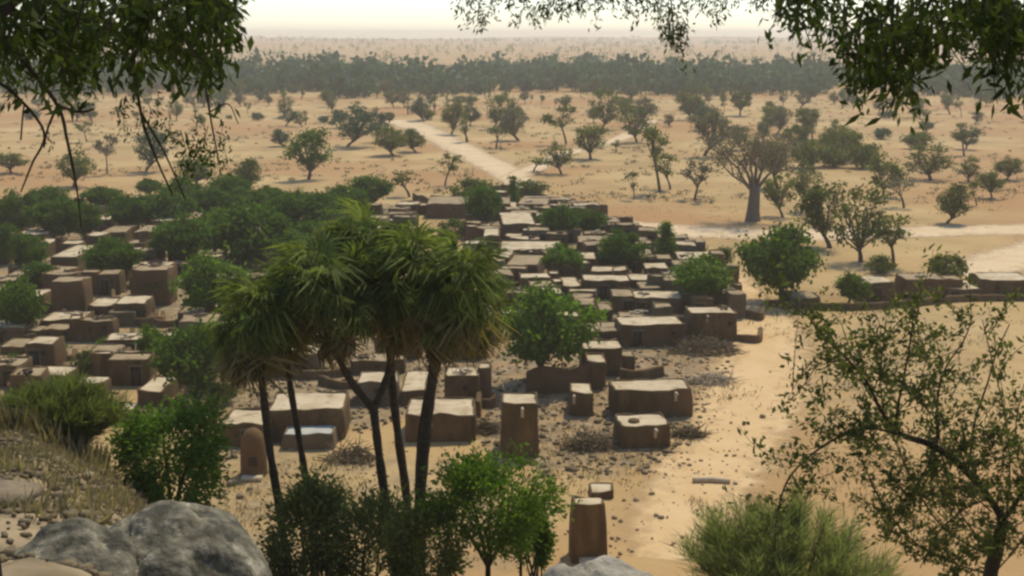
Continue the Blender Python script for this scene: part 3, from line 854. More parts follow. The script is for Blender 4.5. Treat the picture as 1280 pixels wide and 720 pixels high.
VT = [
 ('dense', 140, 355, 66, 76, 'round dark tree behind the broad windowless house, left of centre in the left quarter'),
 ('dense', 228, 335, 74, 82, 'dark tree with pale bare trunk foot above the broad windowless house'),
 ('dense', 314, 342, 100, 128, 'widest and darkest tree of the village, left of the palm crowns'),
 ('green', 258, 408, 98, 90, 'tree with short visible trunk beside the sandy lane'),
 ('dense', 24, 422, 82, 66, 'dark leafy tree at the left edge above the pale huts'),
 ('dense', 24, 296, 62, 66, 'dark tree at the upper left edge beside the far hut'),
 ('dense', 78, 304, 66, 66, 'dark tree behind the brightest cream roof at upper left'),
 ('dense', 165, 290, 52, 66, 'broad dark tree above the grey roofed house at upper left'),
 ('dense', 214, 290, 58, 80, 'dark tree right of the grey roofed house at upper left'),
 ('dense', 262, 275, 48, 55, 'medium dark tree behind the widest dark tree'),
 ('dense', 405, 295, 62, 92, 'broad dark tree just above the left palm crowns'),
 ('dense', 462, 262, 48, 62, 'round dark tree at the village top above the palm crowns'),
 ('dense', 246, 508, 118, 98, 'big dense mango like tree left of the palms'),
 ('bush', 105, 472, 38, 34, 'small dark bush before the stepped pale roof'),
 ('green', 670, 480, 126, 120, 'big bright green tree right of the palms with dark trunk'),
 ('green', 874, 386, 68, 76, 'round green tree among the roofs near the track'),
 ('dense', 980, 378, 96, 98, 'dark tree standing alone right of the track head'),
 ('dense', 700, 301, 46, 52, 'left one of two dark trees before the dark blank house'),
 ('dense', 737, 298, 38, 46, 'right one of two dark trees before the dark blank house'),
 ('dense', 605, 288, 60, 52, 'dark tree behind the small cube house at the palm crown edge'),
 ('conical', 641, 254, 32, 24, 'narrow shrub rising over the topmost compound'),
 ('green', 703, 352, 48, 52, 'light green tree above the white patched roof'),
 ('dense', 776, 340, 54, 58, 'dark tree behind the upper storey house in the right quarter'),
 ('conical', 832, 328, 52, 34, 'pointed shrub between small roofs in the right quarter'),
 ('bush', 592, 252, 30, 66, 'broad dark bush on the topmost compound'),
 ('bush', 664, 246, 22, 46, 'low dark bush at the right end of the topmost compound'),
 ('thin', 512, 246, 34, 30, 'small tree at the courtyard corner at the village top'),
 ('dense', 1060, 380, 40, 40, 'small dark tree leaning over the right hand row wall'),
 ('bush', 1186, 352, 36, 52, 'spiky dark bush behind the sand coloured shed'),
 ('dense', 36, 345, 58, 50, 'dark tree left of the brightest cream roof'),
 ('dense', 52, 365, 44, 46, 'low dark tree above the thin bright roof at left'),
 ('dense', 186, 246, 26, 34, 'small round dark tree on the sand at the upper left village edge'),
 ('dense', 285, 262, 50, 62, 'dark tree at the village top under the hanging branches'),
 ('dense', 338, 262, 32, 48, 'small dark tree at the village top left of the broad dark tree'),
 ('dense', 374, 272, 38, 48, 'small dark tree touching the broad dark tree above the palms'),
 ('dense', 112, 300, 52, 40, 'thin dark tree with forked top beside the bright small roof'),
 ('green', 290, 318, 58, 60, 'mid green tree between the dark trees left of the palms'),
 ('green', 372, 345, 62, 74, 'green tree partly behind the left palm crowns'),
 ('green', 306, 440, 56, 56, 'leafy green tree between the mango like tree and the palms'),
 ('bush', 870, 326, 22, 26, 'small dark bush at the head of the track, left one'),
 ('bush', 905, 332, 26, 24, 'small dark bush at the head of the track, right one'),
 ('bush', 1102, 342, 24, 36, 'spiky small bush behind the bright roof of the right hand row'),
 ('green', 430, 300, 54, 66, 'mid green tree directly behind the upper palm crown'),
 ('bush', 565, 298, 26, 44, 'green bush in the sandy courtyard by the palm crowns'),
 ('green', 190, 460, 60, 40, 'light green young tree at the left side of the mango like tree'),
]
for kd, px, yb, hp, wp, lb in VT + VT_MORE:
    if px < 480 and kd in ('dense', 'green'): hp *= .94; wp *= .92
    tree(kd, px, yb, hp, wp, lb, GV)
brng = random.Random(77)
for px, yb, wd in [(45, 270, 30), (118, 330, 24), (205, 350, 30), (130, 440, 26), (70, 448, 30), (175, 455, 22), (15, 470, 40), (60, 505, 44), (120, 520, 30), (270, 430, 30), (330, 470, 40), (300, 480, 30),
                  (640, 420, 40), (690, 385, 30), (655, 350, 26), (715, 340, 20), (760, 318, 22), (690, 318, 22), (810, 360, 20), (850, 352, 24), (735, 362, 18), (230, 480, 34), (280, 505, 40), (350, 315, 36), (92, 282, 26)]:
    b = at(px, yb)
    nf = min(FOOT[:len(VH)], key=lambda f: (f[0] - b.x) ** 2 + (f[1] - b.y) ** 2)
    lab = short_label('low green bush %s the' % ('left of' if px < 640 + F * nf[0] / (nf[1] * CP + 5) else 'right of'), nf[3])
    if lab in used_labels: lab = lab.replace('low green bush', 'lesser green bush')
    if lab in used_labels: lab = lab.replace('lesser green bush', 'third green bush')
    used_labels.add(lab)
    tree('bush', px, yb, wd * .7, wd, lab, GV, brng.choice(['leaf_mid', 'leaf_dark', 'leaf_olive']))
GP = 'trees scattered over the sandy plain'
PT = [
 ('acacia', 386, 224, 68, 50, 'full crowned tree casting a long shadow on the plain at upper left', 'leaf_dark'),
 ('acacia', 355, 183, 24, 24, 'small round tree left of the full crowned tree on the plain', 'leaf_far'),
 ('acacia', 434, 184, 54, 62, 'large dark double crowned tree on the plain left of the pale path', 'leaf_far'),
 ('acacia', 470, 178, 42, 26, 'narrow dark tree right of the double crowned tree', 'leaf_far'),
 ('acacia', 492, 195, 40, 46, 'stout trunked tree just left of the pale path', None),
 ('acacia', 520, 190, 32, 34, 'small stout tree leaning over the pale path', None),
 ('thin', 556, 232, 46, 32, 'slender lopsided tree standing above the village top beside the path', None),
 ('acacia', 564, 168, 48, 26, 'upright bushy tree right of the upper pale path', None),
 ('pole', 584, 178, 44, 12, 'pole like tree right of the upper pale path', None),
 ('thin', 620, 186, 30, 32, 'low forked tree in the middle of the plain', None),
 ('grey', 648, 176, 44, 34, 'spreading thin tree in the middle of the plain', None),
 ('acacia', 626, 162, 48, 46, 'wide soft tree behind the low forked tree', None),
 ('thin', 708, 180, 52, 44, 'tall loose tree in the middle plain', None),
 ('acacia', 702, 218, 42, 44, 'leaning dark tree at the path fork', None),
 ('acacia', 738, 200, 46, 48, 'flat topped tree right of the leaning dark tree', None),
 ('acacia', 752, 162, 52, 62, 'large dark tree with slanting crown in the upper middle plain', None),
 ('acacia', 796, 178, 46, 46, 'dark trunked tree at the upper end of the side path', None),
 ('tall', 825, 240, 92, 50, 'tallest thin trunked tree in the middle plain', None),
 ('grey', 880, 195, 66, 54, 'grey tree with a full oval crown left of the baobab', None),
 ('thin', 793, 249, 40, 26, 'small forked sapling above the outer road', None),
 ('thin', 838, 237, 46, 32, 'small leafy tree just right of the tallest thin tree', None),
 ('thin', 868, 250, 56, 50, 'wispy bare tree left of the baobab', 'leaf_grey'),
 ('grey', 972, 236, 64, 46, 'round grey crowned tree touching the right side of the baobab', None),
 ('acacia', 979, 272, 58, 42, 'small full tree at the right foot of the baobab', None),
 ('acacia', 1003, 264, 66, 44, 'soft green tree second right from the baobab', None),
 ('bush', 1010, 210, 36, 48, 'large rounded bush behind the soft green tree', None),
 ('bush', 1042, 209, 26, 44, 'wide bush right of the large rounded bush', None),
 ('bush', 1078, 210, 32, 46, 'wide bush above the gnarled trees of the right plain', None),
 ('acacia', 1104, 246, 56, 42, 'dark tree behind the gnarled grove at right', None),
 ('thin', 1130, 260, 38, 42, 'pale thin tree right of the gnarled grove', 'leaf_grey'),
 ('acacia', 1038, 310, 88, 60, 'left tree of the gnarled grove on the right plain', 'leaf_olive'),
 ('acacia', 1076, 327, 98, 76, 'leaning gnarled tree in front of the grove on the right plain', 'leaf_olive'),
 ('thin', 1117, 332, 66, 40, 'slim tree at the right side of the gnarled grove', None),
 ('acacia', 1183, 279, 56, 40, 'yellowish solitary tree above the road at right', 'leaf_thorn'),
 ('acacia', 1210, 227, 32, 32, 'round small tree on the far right plain', None),
 ('thin', 1221, 257, 34, 24, 'small leaning tree next to the round topped one at far right', None),
 ('acacia', 1240, 248, 36, 30, 'round topped small tree near the right edge', None),
 ('acacia', 1258, 225, 32, 34, 'small tree closest to the right edge on the plain', None),
 ('acacia', 1163, 225, 46, 66, 'broad olive tree in the middle of the right plain', None),
 ('bush', 1148, 186, 22, 36, 'dark bush on the reddish sand at right', None),
 ('bush', 992, 180, 26, 36, 'dark bush above the baobab on reddish sand', None),
 ('bush', 1042, 182, 17, 44, 'low flat bush on the reddish sand', None),
 ('acacia', 1004, 164, 32, 34, 'small tree on the reddish sand above the baobab', None),
 ('thin', 667, 214, 18, 26, 'tiny shrub like tree by the path fork', None),
 ('thin', 134, 218, 54, 28, 'bare bent tree on the plain under the left hanging branches', 'leaf_grey'),
 ('acacia', 305, 240, 46, 36, 'round tree on the plain right of the left hanging branches', None),
 ('acacia', 92, 234, 46, 56, 'wide olive tree on the plain behind the hanging branches', None),
 ('acacia', 14, 217, 28, 44, 'low tree on the plain at the left edge', None),
 ('acacia', 182, 215, 60, 50, 'broad tree on the plain behind the middle hanging branches', 'leaf_far'),
 ('thin', 108, 178, 28, 22, 'small round topped tree far behind the left hanging branches', None),
 ('acacia', 246, 232, 40, 44, 'dark tree on the plain just above the village at left', 'leaf_dark'),
 ('thin', 222, 185, 26, 22, 'little tree far behind the right hanging branches', None),
 ('thin', 1205, 195, 42, 32, 'dark trunked tree on the upper right plain', None),
 ('acacia', 925, 145, 34, 34, 'stout tree just before the far wood, right of centre', None),
 ('acacia', 862, 150, 40, 34, 'bushy tree just before the far wood above the grey oval tree', None),
 ('thin', 770, 190, 16, 14, 'tiny sapling right of the flat topped tree', None),
]
for kd, px, yb, hp, wp, lb, cr in PT:
    tree(kd, px, yb, hp, wp, lb, GP, cr)
# small trees crowding the plain in front of the wood
srng = random.Random(11)
placed = []
SMALL = []
tries = 0
while len(placed) < 265 and tries < 6000:
    tries += 1
    px = srng.uniform(-40, 1320)
    yb = 114 + 46 * srng.random() ** 1.9
    if px > 880: yb += 4 + 55 * srng.random() ** 1.6
    if 470 < px < 660 and abs(yb - (150 + (px - 497) * 0.45)) < 9: continue
    b = at(px, yb)
    if noise.noise(Vector((b.x / 38, b.y / 38, 7))) < -.12 and srng.random() < .75: continue
    if any((b - q).length < 4.0 for q in placed): continue
    placed.append(b)
    kd = srng.choice(['acacia', 'acacia', 'grey', 'grey', 'thin', 'thin', 'bush', 'bush', 'pole', 'pole'])
    s = depth_of(b) / F
    hm = {'acacia': srng.uniform(3, 8.5), 'grey': srng.uniform(3.5, 8.5), 'thin': srng.uniform(2.8, 7.5), 'bush': srng.uniform(1.2, 3.6), 'pole': srng.uniform(4.5, 7.5)}[kd]
    wm = hm * {'acacia': srng.uniform(.7, 1.05), 'grey': .85, 'thin': .6, 'bush': 1.6, 'pole': .24}[kd]
    size = 'tiny' if hm < 4.8 else 'small' if hm < 6.3 else 'tall'
    crown = srng.choice([None, 'leaf_far', None])
    tone = 'grey' if kd == 'grey' else 'dark' if crown else 'olive'
    word = {'acacia': 'leafy tree', 'grey': 'tree', 'thin': 'thin tree', 'bush': 'bush', 'pole': 'pole tree'}[kd]
    zone = ('behind left hanging branches', 'left of the path', 'by the upper path', 'in the middle',
            'above the baobab', 'on reddish sand', 'by the right edge')[int(np.searchsorted([300, 480, 600, 790, 960, 1130], px))]
    rowt = 'at the far wood' if yb < 125 else 'short of the far wood' if yb < 140 else 'well before the far wood'
    lab = f'{size} {tone} {word} {rowt}, {zone}'
    SMALL.append((px, lab, tree(kd, px, yb, hm / s, wm / s, lab, 'small trees before the far wood', crown, b)))

ORD = ['leftmost one', 'second from left', 'third from left', 'fourth from left', 'fifth from left', 'sixth from left', 'seventh from left', 'eighth from left', 'ninth from left']
bylab = {}
for px, lab, o in SMALL: bylab.setdefault(lab, []).append((px, o))
for lab, lst in bylab.items():
    lst.sort(key=lambda q: q[0])
    if len(lst) > 1:
        for k, (px, o) in enumerate(lst):
            o['label'] = lab + ', ' + ('rightmost one' if k == len(lst) - 1 else ORD[min(k, 8)])

# far wood and the sparse trees beyond: one mass each
def far_mass(name, label, xs, ys, hs, ws, m, nleaf, seed):
    rng = np.random.default_rng(seed)
    n = len(xs)
    k = nleaf
    a = rng.uniform(0, 2 * np.pi, (n, k)); zz = rng.uniform(-1, 1, (n, k)); q = np.sqrt(1 - zz ** 2)
    r = rng.uniform(0.45, 1, (n, k))
    X = xs[:, None] + ws[:, None] / 2 * q * r * np.cos(a)
    Y = ys[:, None] + ws[:, None] / 2 * q * r * np.sin(a)
    Z0 = height(xs, ys)
    Z = Z0[:, None] + hs[:, None] * (0.54 + 0.46 * zz * r)
    C = np.stack([X, Y, Z], -1).reshape(-1, 3)
    sz = np.repeat(ws * 0.34, k)
    V, Fq = leaf_quads(C, sz, sz * 0.8, rng)
    # trunks: a thin upright quad pair per tree
    g = Geo(); g.add(V, Fq)
    tw = (ws * 0.045)[:, None]
    for dx, dy in ((1, 0), (0, 1)):
        p = np.stack([xs, ys, Z0], -1); o = np.stack([tw[:, 0] * dx, tw[:, 0] * dy, xs * 0], -1); up = np.stack([xs * 0, ys * 0, hs * 0.6], -1)
        T = np.stack([p - o, p + o, p + o * .6 + up, p - o * .6 + up], 1).reshape(-1, 3)
        g.add(T, np.arange(4 * n).reshape(n, 4))
    o = link(name, g.mesh(name, m))
    tag(o, label, 'trees', None, 'stuff')
r1 = np.random.default_rng(5)
n = 4300
yy = 545 + 235 * r1.random(n) ** 0.8
xx = r1.uniform(-0.62, 0.62, n) * yy
yy = yy + 26 * np.sin(xx / 60) + 18 * np.sin(xx / 23 + 1) - np.clip(xx / 160, -0.2, 2.2) * 36
keep = np.array([noise.noise(Vector((a / 34, b / 60, 1.5))) + .55 * noise.noise(Vector((a / 11, b / 20, 4))) > -.20 for a, b in zip(xx, yy)])
xx, yy = xx[keep], yy[keep]; n = len(xx)
hh = r1.uniform(5, 11, n) + 5.5 * (r1.random(n) > .86)
far_mass('far_wood', 'dark hazy belt of woodland across the plain below the horizon', xx, yy, hh, r1.uniform(5, 10, n) * (.6 + hh / 22), M['leaf_far'], 30, 6)
n = 1300
yy = 850 + 2300 * r1.random(n) ** 1.3
xx = r1.uniform(-0.6, 0.6, n) * yy
far_mass('far_scattered_trees', 'sparse pale trees on the tan land between the wood and the horizon', xx, yy, r1.uniform(5, 13, n), r1.uniform(3, 8, n), M['leaf_olive'], 12, 7)
n = 900
yy = 3200 + 1500 * r1.random(n)
xx = r1.uniform(-0.6, 0.6, n) * yy
far_mass('horizon_trees', 'thin line of tiny trees along the horizon', xx, yy, r1.uniform(4, 9, n), r1.uniform(8, 20, n), M['leaf_olive'], 10, 8)

# baobab
def baobab():
    b = at(941, 276); s = depth_of(b) / F
    rng = np.random.default_rng(21)
    root = empty('baobab_tree', b, 'big grey baobab with massive trunk and wide bare limbs on the open sand', 'tree')
    H = 122 * s
    g = Geo()
    hb = 44 * s; tr = 8.0 * s
    g.tube([(0, 0, -.4), (0, 0, 0.3), (0, 0, hb * .3), (.1, 0, hb * .7), (.1, 0, hb)], [tr * 1.4, tr * 1.2, tr * .98, tr * .86, tr * .8], 14)
    link('trunk', g.mesh('trunk', M['bark_grey'], True), root)
    C = []
    def spread(p, d, L, r, lvl, geo):
        d = d / np.linalg.norm(d)
        e = p + d * L + np.array([0, 0, 0.06 * L])
        m = (p + e) / 2 + rng.normal(size=3) * L * .1
        geo.tube(bez(p, m, e, 6), np.linspace(r, r * .5, 6), 7 if lvl < 2 else 4)
        if lvl == 3:
            C.append(e); return
        for _ in range(3 if lvl < 2 else 4):
            nd = d + rng.normal(size=3) * (.55 + .12 * lvl); nd[2] += .12
            spread(e if rng.random() > .3 else (m + e) / 2, nd, L * rng.uniform(.55, .8), r * .52, lvl + 1, geo)
    dirs = [(-1.0, .2, .9), (-.45, -.5, 1.4), (.1, .5, 1.7), (.6, -.3, 1.3), (1.1, .1, .8), (-.8, .6, 1.2), (.7, .7, 1.0), (-1.1, -.4, .45)]
    for dd in dirs:
        g = Geo()
        st = np.array([dd[0] * tr * .5, dd[1] * tr * .5, hb * .9])
        spread(st, np.array(dd) * np.array([.62, .62, 1]), H * .245, tr * .30, 0, g)
        link('limb', g.mesh('limb', M['bark_grey'], True), root)
    C = np.array(C)
    C = C[C[:, 2] > hb * .55]
    P = np.repeat(C, 11, 0) + rng.normal(size=(len(C) * 11, 3)) * .7
    V, Fq = leaf_quads(P, .36, .2, rng)
    link('crown', np_mesh('crown', V, Fq, M['leaf_grey']), root)
baobab()

# ------------------------------------------------------------------ palms in the foreground
def frond_mesh(seed, m, droop):
    rng = np.random.default_rng(seed)
    g = Geo()
    pl = 0.62
    pet = bez((0, 0, 0), (pl * .5, 0, .04), (pl, 0, -0.02 * droop), 3)
    g.tube(pet, [.022, .016, .012], 3)
    tip = pet[-1]
    n = 13
    for i in range(n):
        a = R(-100 + 200 * i / (n - 1)) + rng.normal() * .06
        L = (0.95 - 0.25 * abs(a) / R(100)) * rng.uniform(.8, 1.15)
        d = np.array([math.cos(a), math.sin(a), 0.18 * math.cos(2 * a)])
        sd_ = np.array([-math.sin(a), math.cos(a), 0.5])
        w = 0.036
        p0, p1 = tip, tip + d * L * .5
        p2 = tip + d * L * .92 + np.array([0, 0, -droop * L * rng.uniform(.25, .6)])
        V = [p0 - sd_ * .008, p0 + sd_ * .008, p1 + sd_ * w, p1 - sd_ * w, p2 + sd_ * .006, p2 - sd_ * .006]
        g.add(V, [[0, 1, 2, 3], [3, 2, 4, 5]])
    return g.mesh('frond', m)
FROND = [frond_mesh(i, M['leaf_palm'], 0.8 + .2 * i) for i in range(5)]
FROND_OLD = [frond_mesh(20 + i, M['leaf_palm_old'], 1.6) for i in range(3)]
prng = random.Random(5)
def palm(label, Y, trunk, heads, rad=0.2):
    """trunk: list of polylines in pixels at depth Y (the first starts on the ground); heads: (px, py, radius m, count, depth offset)"""
    bx = ptY(trunk[0][0][0], trunk[0][0][1], Y)
    base = Vector((bx.x, Y, h1(bx.x, Y)))
    rad *= .74
    root = empty('fan_palm', base, label, 'palm tree', 'clump of fan palms in the foreground')
    for k, line in enumerate(trunk):
        P = [ptY(x, y, Y + dy) for x, y, dy in line]
        if k == 0: P = [base - Vector((0, 0, .4)), base] + [p for p in P if p.z > base.z + .6]
        P = catmull([p - base for p in P], 5)
        r0, r1_ = (rad, rad * .72) if k == 0 else (rad * .72, rad * .5)
        rr = np.linspace(r0, r1_, len(P)) * (1 + 0.09 * np.sin(np.arange(len(P)) * 2.1) + 0.05 * np.sin(np.arange(len(P)) * 5.3))
        g = Geo(); g.tube(P, rr, 9)
        link('trunk' if k == 0 else 'branch', g.mesh('trunk', M['bark_palm'], True), root)
    for (px, py, hr, cnt, dy) in heads:
        cnt = int(cnt * .85)
        c = ptY(px, py, Y + dy) - base
        for i in range(9):                         # dead fronds hanging straight down under the crown
            q = Matrix.Rotation(prng.uniform(0, 6.28), 4, 'Z') @ Matrix.Rotation(R(prng.uniform(72, 92)), 4, 'Y') @ Matrix.Rotation(prng.uniform(-.7, .7), 4, 'X')
            k = hr / 1.5 * prng.uniform(1.1, 1.65)
            link('frond', prng.choice(FROND_OLD), root, c + Vector((prng.uniform(-.2, .2), prng.uniform(-.2, .2), -.1)), q.to_euler(), (k, k * .6, k * .6))
        for i in range(cnt):
            el = R(prng.triangular(-84, 82, -8))
            az = prng.uniform(0, 2 * math.pi)
            old = el < R(-44) and prng.random() < .75
            me = prng.choice(FROND_OLD if old else FROND)
            sc_ = hr / 1.5 * prng.uniform(.82, 1.15) * (1.4 if old else 1)
            q = Matrix.Rotation(az, 4, 'Z') @ Matrix.Rotation(-el, 4, 'Y') @ Matrix.Rotation(prng.uniform(-.7, .7), 4, 'X')
            o = link('frond', me, root, c + Vector((0, 0, .25 * math.sin(el))), q.to_euler(), (sc_, sc_, sc_))
PY = 32.0
palm('forked fan palm with two spreading arms left of the trunk cluster', PY,
     [[(494, 700, 0), (484, 640, 0), (474, 570, 0), (467, 512, 0)],
      [(467, 512, 0), (440, 478, -.3), (420, 440, -.5), (404, 395, -.6), (392, 352, -.8)],
      [(467, 512, 0), (484, 470, .3), (494, 420, .5), (500, 360, .5)]],
     [(392, 350, 1.35, 56, -.8), (424, 388, 1.1, 36, -.6), (500, 372, 1.3, 50, .5), (446, 356, 1.1, 40, .2)], .21)
palm('tallest fan palm of the clump, its crown at the top', PY + 1,
     [[(513, 690, 0), (508, 620, 0), (497, 540, 0), (489, 470, 0), (484, 400, .2), (470, 350, .4), (458, 318, .5)]],
     [(458, 310, 1.45, 80, .5), (490, 330, 1.15, 44, .3), (426, 324, 1.1, 40, .3)], .19)
palm('right fan palm with the thickest trunk and twin crowns', PY - .6,
     [[(524, 680, 0), (527, 600, 0), (534, 530, 0), (541, 470, 0)],
      [(541, 470, 0), (540, 420, 0), (530, 375, .2), (522, 342, .4)],
      [(541, 470, 0), (556, 430, -.3), (570, 390, -.4), (580, 355, -.5)]],
     [(520, 338, 1.4, 66, .4), (580, 352, 1.4, 66, -.5), (552, 392, 1.1, 44, -.3)], .24)
palm('slim fan palm with drooping crown behind the right twin crowns', PY + 1.6,
     [[(521, 690, 0), (522, 600, 0), (528, 520, .1), (545, 450, .3), (556, 390, .4)]],
     [(556, 356, 1.2, 50, .4), (602, 376, 1.1, 40, .2)], .13)
palm('left leaning fan palm nearest the domed granary', PY - 1,
     [[(362, 720, 0), (350, 640, 0), (337, 560, 0), (329, 490, 0), (322, 430, 0), (318, 395, 0)]],
     [(320, 396, 1.3, 60, 0), (296, 412, 1.0, 34, .3)], .17)
palm('second fan palm from the left with thin dark trunk', PY + .4,
     [[(395, 720, 0), (388, 640, 0), (376, 560, 0), (364, 490, 0), (356, 430, 0), (352, 370, 0)]],
     [(352, 376, 1.3, 60, 0), (370, 352, 1.05, 34, .3)], .15)

# ------------------------------------------------------------------ bushes on the near slope
def leaf_bush(name, label, px, py_top, py_base, wpx, Y, m, leaf, n, seed, group=None, stems=6, trunk=False, flat=.8):
    rng = np.random.default_rng(seed)
    top = ptY(px, py_top, Y)
    base = Vector((top.x, Y, h1(top.x, Y)))
    s = depth_of(top) / F
    H = max(top.z - base.z, 1.0)
    low = max(ptY(px, py_base, Y).z - base.z, 0.05)
    W = wpx * s
    root = empty(name, base, label, 'bush', group)
    g = Geo()
    cl = []
    nc = 44
    for i in range(nc):
        a = rng.uniform(0, 2 * np.pi); zz = rng.uniform(-.85, 1); q = math.sqrt(1 - zz * zz); f = rng.uniform(.5, 1) ** .6 * (0.85 + .3 * noise.noise(Vector((math.cos(a) * 1.6, math.sin(a) * 1.6, zz * 2 + seed))))
        cl.append((W / 2 * q * f * math.cos(a), W / 2 * flat * q * f * math.sin(a), (H + low) / 2 + (H - low) / 2 * zz * f))
    cl = np.array(cl)
    for i in range(stems * 2):
        e = cl[i]
        st = np.array([0, 0, -.2]) + (rng.normal(size=3) * np.array([.25, .25, 0]) if not trunk else 0)
        if trunk: g.tube([(0, 0, -.2), (0.03, 0, low * .9)], [.1, .07], 6); st = np.array([.03, 0, low * .85])
        g.tube(bez(st, (st + e) / 2 + np.array([0, 0, .3]), e, 6), np.linspace(.045, .012, 6), 5)
    link('stem', g.mesh('stem', M['bark_dark'], True), root)
    C = np.repeat(cl, n // nc, 0)
    C = C + rng.normal(size=C.shape) * np.array([W * .075, W * .075, (H - low) * .075])
    C[:, 2] = np.maximum(C[:, 2], .08)
    out = unit(C - np.array([0, 0, (H + low) * .4]))
    V, Fq = leaf_quads(C, leaf, leaf * .42, rng, out + np.array([0, 0, -.2]), .8)
    link('foliage', np_mesh('foliage', V, Fq, M[m]), root)
GB = 'bushes on the near slope'
leaf_bush('leafy_bush', 'bright green bush above the grey boulder at lower left', 205, 503, 645, 140, 30, 'leaf_bright', .16, 8800, 31, GB)
leaf_bush('leafy_bush', 'round dark leaved bush with visible stem left of the nearest granary tower', 608, 566, 696, 165, 29, 'leaf_mid', .15, 8800, 32, GB, trunk=True)
leaf_bush('leafy_bush', 'dark undergrowth bush around the right palm bases', 455, 612, 745, 170, 30.5, 'leaf_scrub', .16, 6200, 33, GB)
leaf_bush('leafy_bush', 'dark undergrowth bush around the left palm bases', 382, 588, 745, 130, 29.5, 'leaf_scrub', .16, 5600, 34, GB)
leaf_bush('leafy_bush', 'small dark bush between the round bush and the nearest tower', 664, 626, 712, 54, 30, 'leaf_dark', .14, 3200, 35, GB)
leaf_bush('leafy_bush', 'low dark bush between the palm bases and the round bush', 533, 628, 745, 110, 28.6, 'leaf_scrub', .15, 4600, 36, GB)

def feather(name, label, px, py_top, wpx, Y, m, n, L, seed, w=.014, py_base=760, lean=.45):
    rng = np.random.default_rng(seed)
    top = ptY(px, py_top, Y)
    base = Vector((top.x, Y, h1(top.x, Y)))
    s = depth_of(top) / F
    W = wpx * s; H = top.z - base.z
    root = empty(name, base, label, 'shrub')
    g = Geo(); G = Geo()
    ns = 80
    P_, D_ = [], []
    for i in range(ns):
        a = rng.uniform(0, 2 * np.pi); f = math.sqrt(rng.random())
        e = np.array([W / 2 * f * math.cos(a), W / 2 * .7 * f * math.sin(a), H * (1 - .38 * f * f) * rng.uniform(.78, 1)])
        B = bez((e[0] * .15, e[1] * .15, -.2), (e[0] * .5, e[1] * .5, e[2] * .65), e, 8)
        g.tube(B, np.linspace(.03, .006, 8), 4)
        t = rng.uniform(.2, 1, n // ns) ** .7 * 6.99
        k = t.astype(int); fr = (t - k)[:, None]
        q = B[k] * (1 - fr) + B[k + 1] * fr
        P_.append(q); D_.append(np.repeat((unit(B[-1] - B[3]) + np.array([0, 0, .3]))[None], len(q), 0))
    link('stem', g.mesh('stem', M['bark'], True), root)
    C = np.vstack(P_) + rng.normal(size=(sum(map(len, P_)), 3)) * .07
    V, Fq = leaf_quads(C, L, w, rng, unit(np.vstack(D_)), lean)
    link('foliage', np_mesh('foliage', V, Fq, M[m]), root)
feather('feathery_shrub', 'tall feathery grey green shrub at the bottom right in front of the track', 985, 618, 290, 19, 'leaf_feather', 24000, .36, 41, .013, 760, .8)
feather('feathery_shrub', 'feathery green shrub at the left edge above the dry slope', 70, 474, 165, 29, 'leaf_scrub', 12000, .36, 42, .026, 760, .8)

# dry grass and stalks on the slope at the lower left
def dry_grass():
    rng = np.random.default_rng(51)
    n = 9000
    px = rng.uniform(-30, 340, n); Yv = 11 + 22 * rng.random(n) ** .7
    X = (px - 640) / F * (Yv * CP + 4)
    keep = noise_keep = np.array([noise.noise(Vector((a * .5, b * .5, 3))) > -.3 for a, b in zip(X, Yv)])
    X, Yv = X[keep], Yv[keep]
    C = np.stack([X, Yv, height(X, Yv) - .03], -1)
    V, Fq = leaf_quads(C, .30, .03, rng, np.array([0, 0, 1.2]), .9)
    o = link('dry_grass', np_mesh('dry_grass', V, Fq, M['grass_dry']))
    tag(o, 'dry straw coloured grass covering the slope at lower left', 'grass', None, 'stuff')
    n = 900
    px = rng.uniform(20, 150, n); Yv = rng.uniform(27.5, 30.5, n)
    X = (px - 640) / F * (Yv * CP + 3)
    C = np.stack([X, Yv, height(X, Yv)], -1)
    V, Fq = leaf_quads(C, .7, .04, rng, np.array([0, 0, 2.2]), .8)
    o = link('dry_stalks', np_mesh('dry_stalks', V, Fq, M['grass_dry']))
    tag(o, 'taller dry stalks below the feathery shrub at the left', 'grass', None, 'stuff')
dry_grass()

# ------------------------------------------------------------------ boulders and stones
def boulder_mesh(name, size, seed, m, sub=5, rough=.22):
    bm = bmesh.new()
    bmesh.ops.create_icosphere(bm, subdivisions=sub, radius=1)
    for v in bm.verts:
        p = v.co.copy()
        d = noise.fractal(p * 1.1 + Vector((seed * 7.3, 0, 0)), 1.0, 2.0, 5) * rough
        r_ = noise.noise(p * 3.2 + Vector((0, seed, 0))) * .04
        cr_ = abs(noise.noise(Vector((p.x * 1.4 + seed, p.y * 1.4, p.z * .6))))
        d -= .10 * max(0, .09 - cr_) / .09
        v.co = p * (1 + d + r_)
        v.co = Vector((v.co.x * size[0], v.co.y * size[1], v.co.z * size[2]))
    me = bpy.data.meshes.new(name)
    bm.to_mesh(me); bm.free()
    me.polygons.foreach_set('use_smooth', np.ones(len(me.polygons), bool))
    me.materials.append(m)
    return me
def boulder(label, px, py_top, wpx, Y, m, seed, depth=1.0, zsq=None, group=None, sub=5, rough=.16):
    t = ptY(px, py_top, Y); s = depth_of(t) / F
    gz = h1(t.x, Y)
    half = wpx * s / 2
    hz = (t.z - gz) * .5 + .25 if zsq is None else zsq
    cz = t.z - hz
    o = link('boulder', boulder_mesh('boulder', (half, half * depth, hz), seed, M[m], sub, rough), None, (t.x, Y, cz))
    tag(o, label, 'boulder', group)
boulder('large grey weathered boulder with pale streaks at the lower left', 200, 638, 268, 9.5, 'rock', 3, .95, .75, rough=.10)
boulder('pale rock edge peeking up at the bottom below the nearest granary tower', 742, 707, 215, 8.2, 'rock_pale', 5, .8, .7)
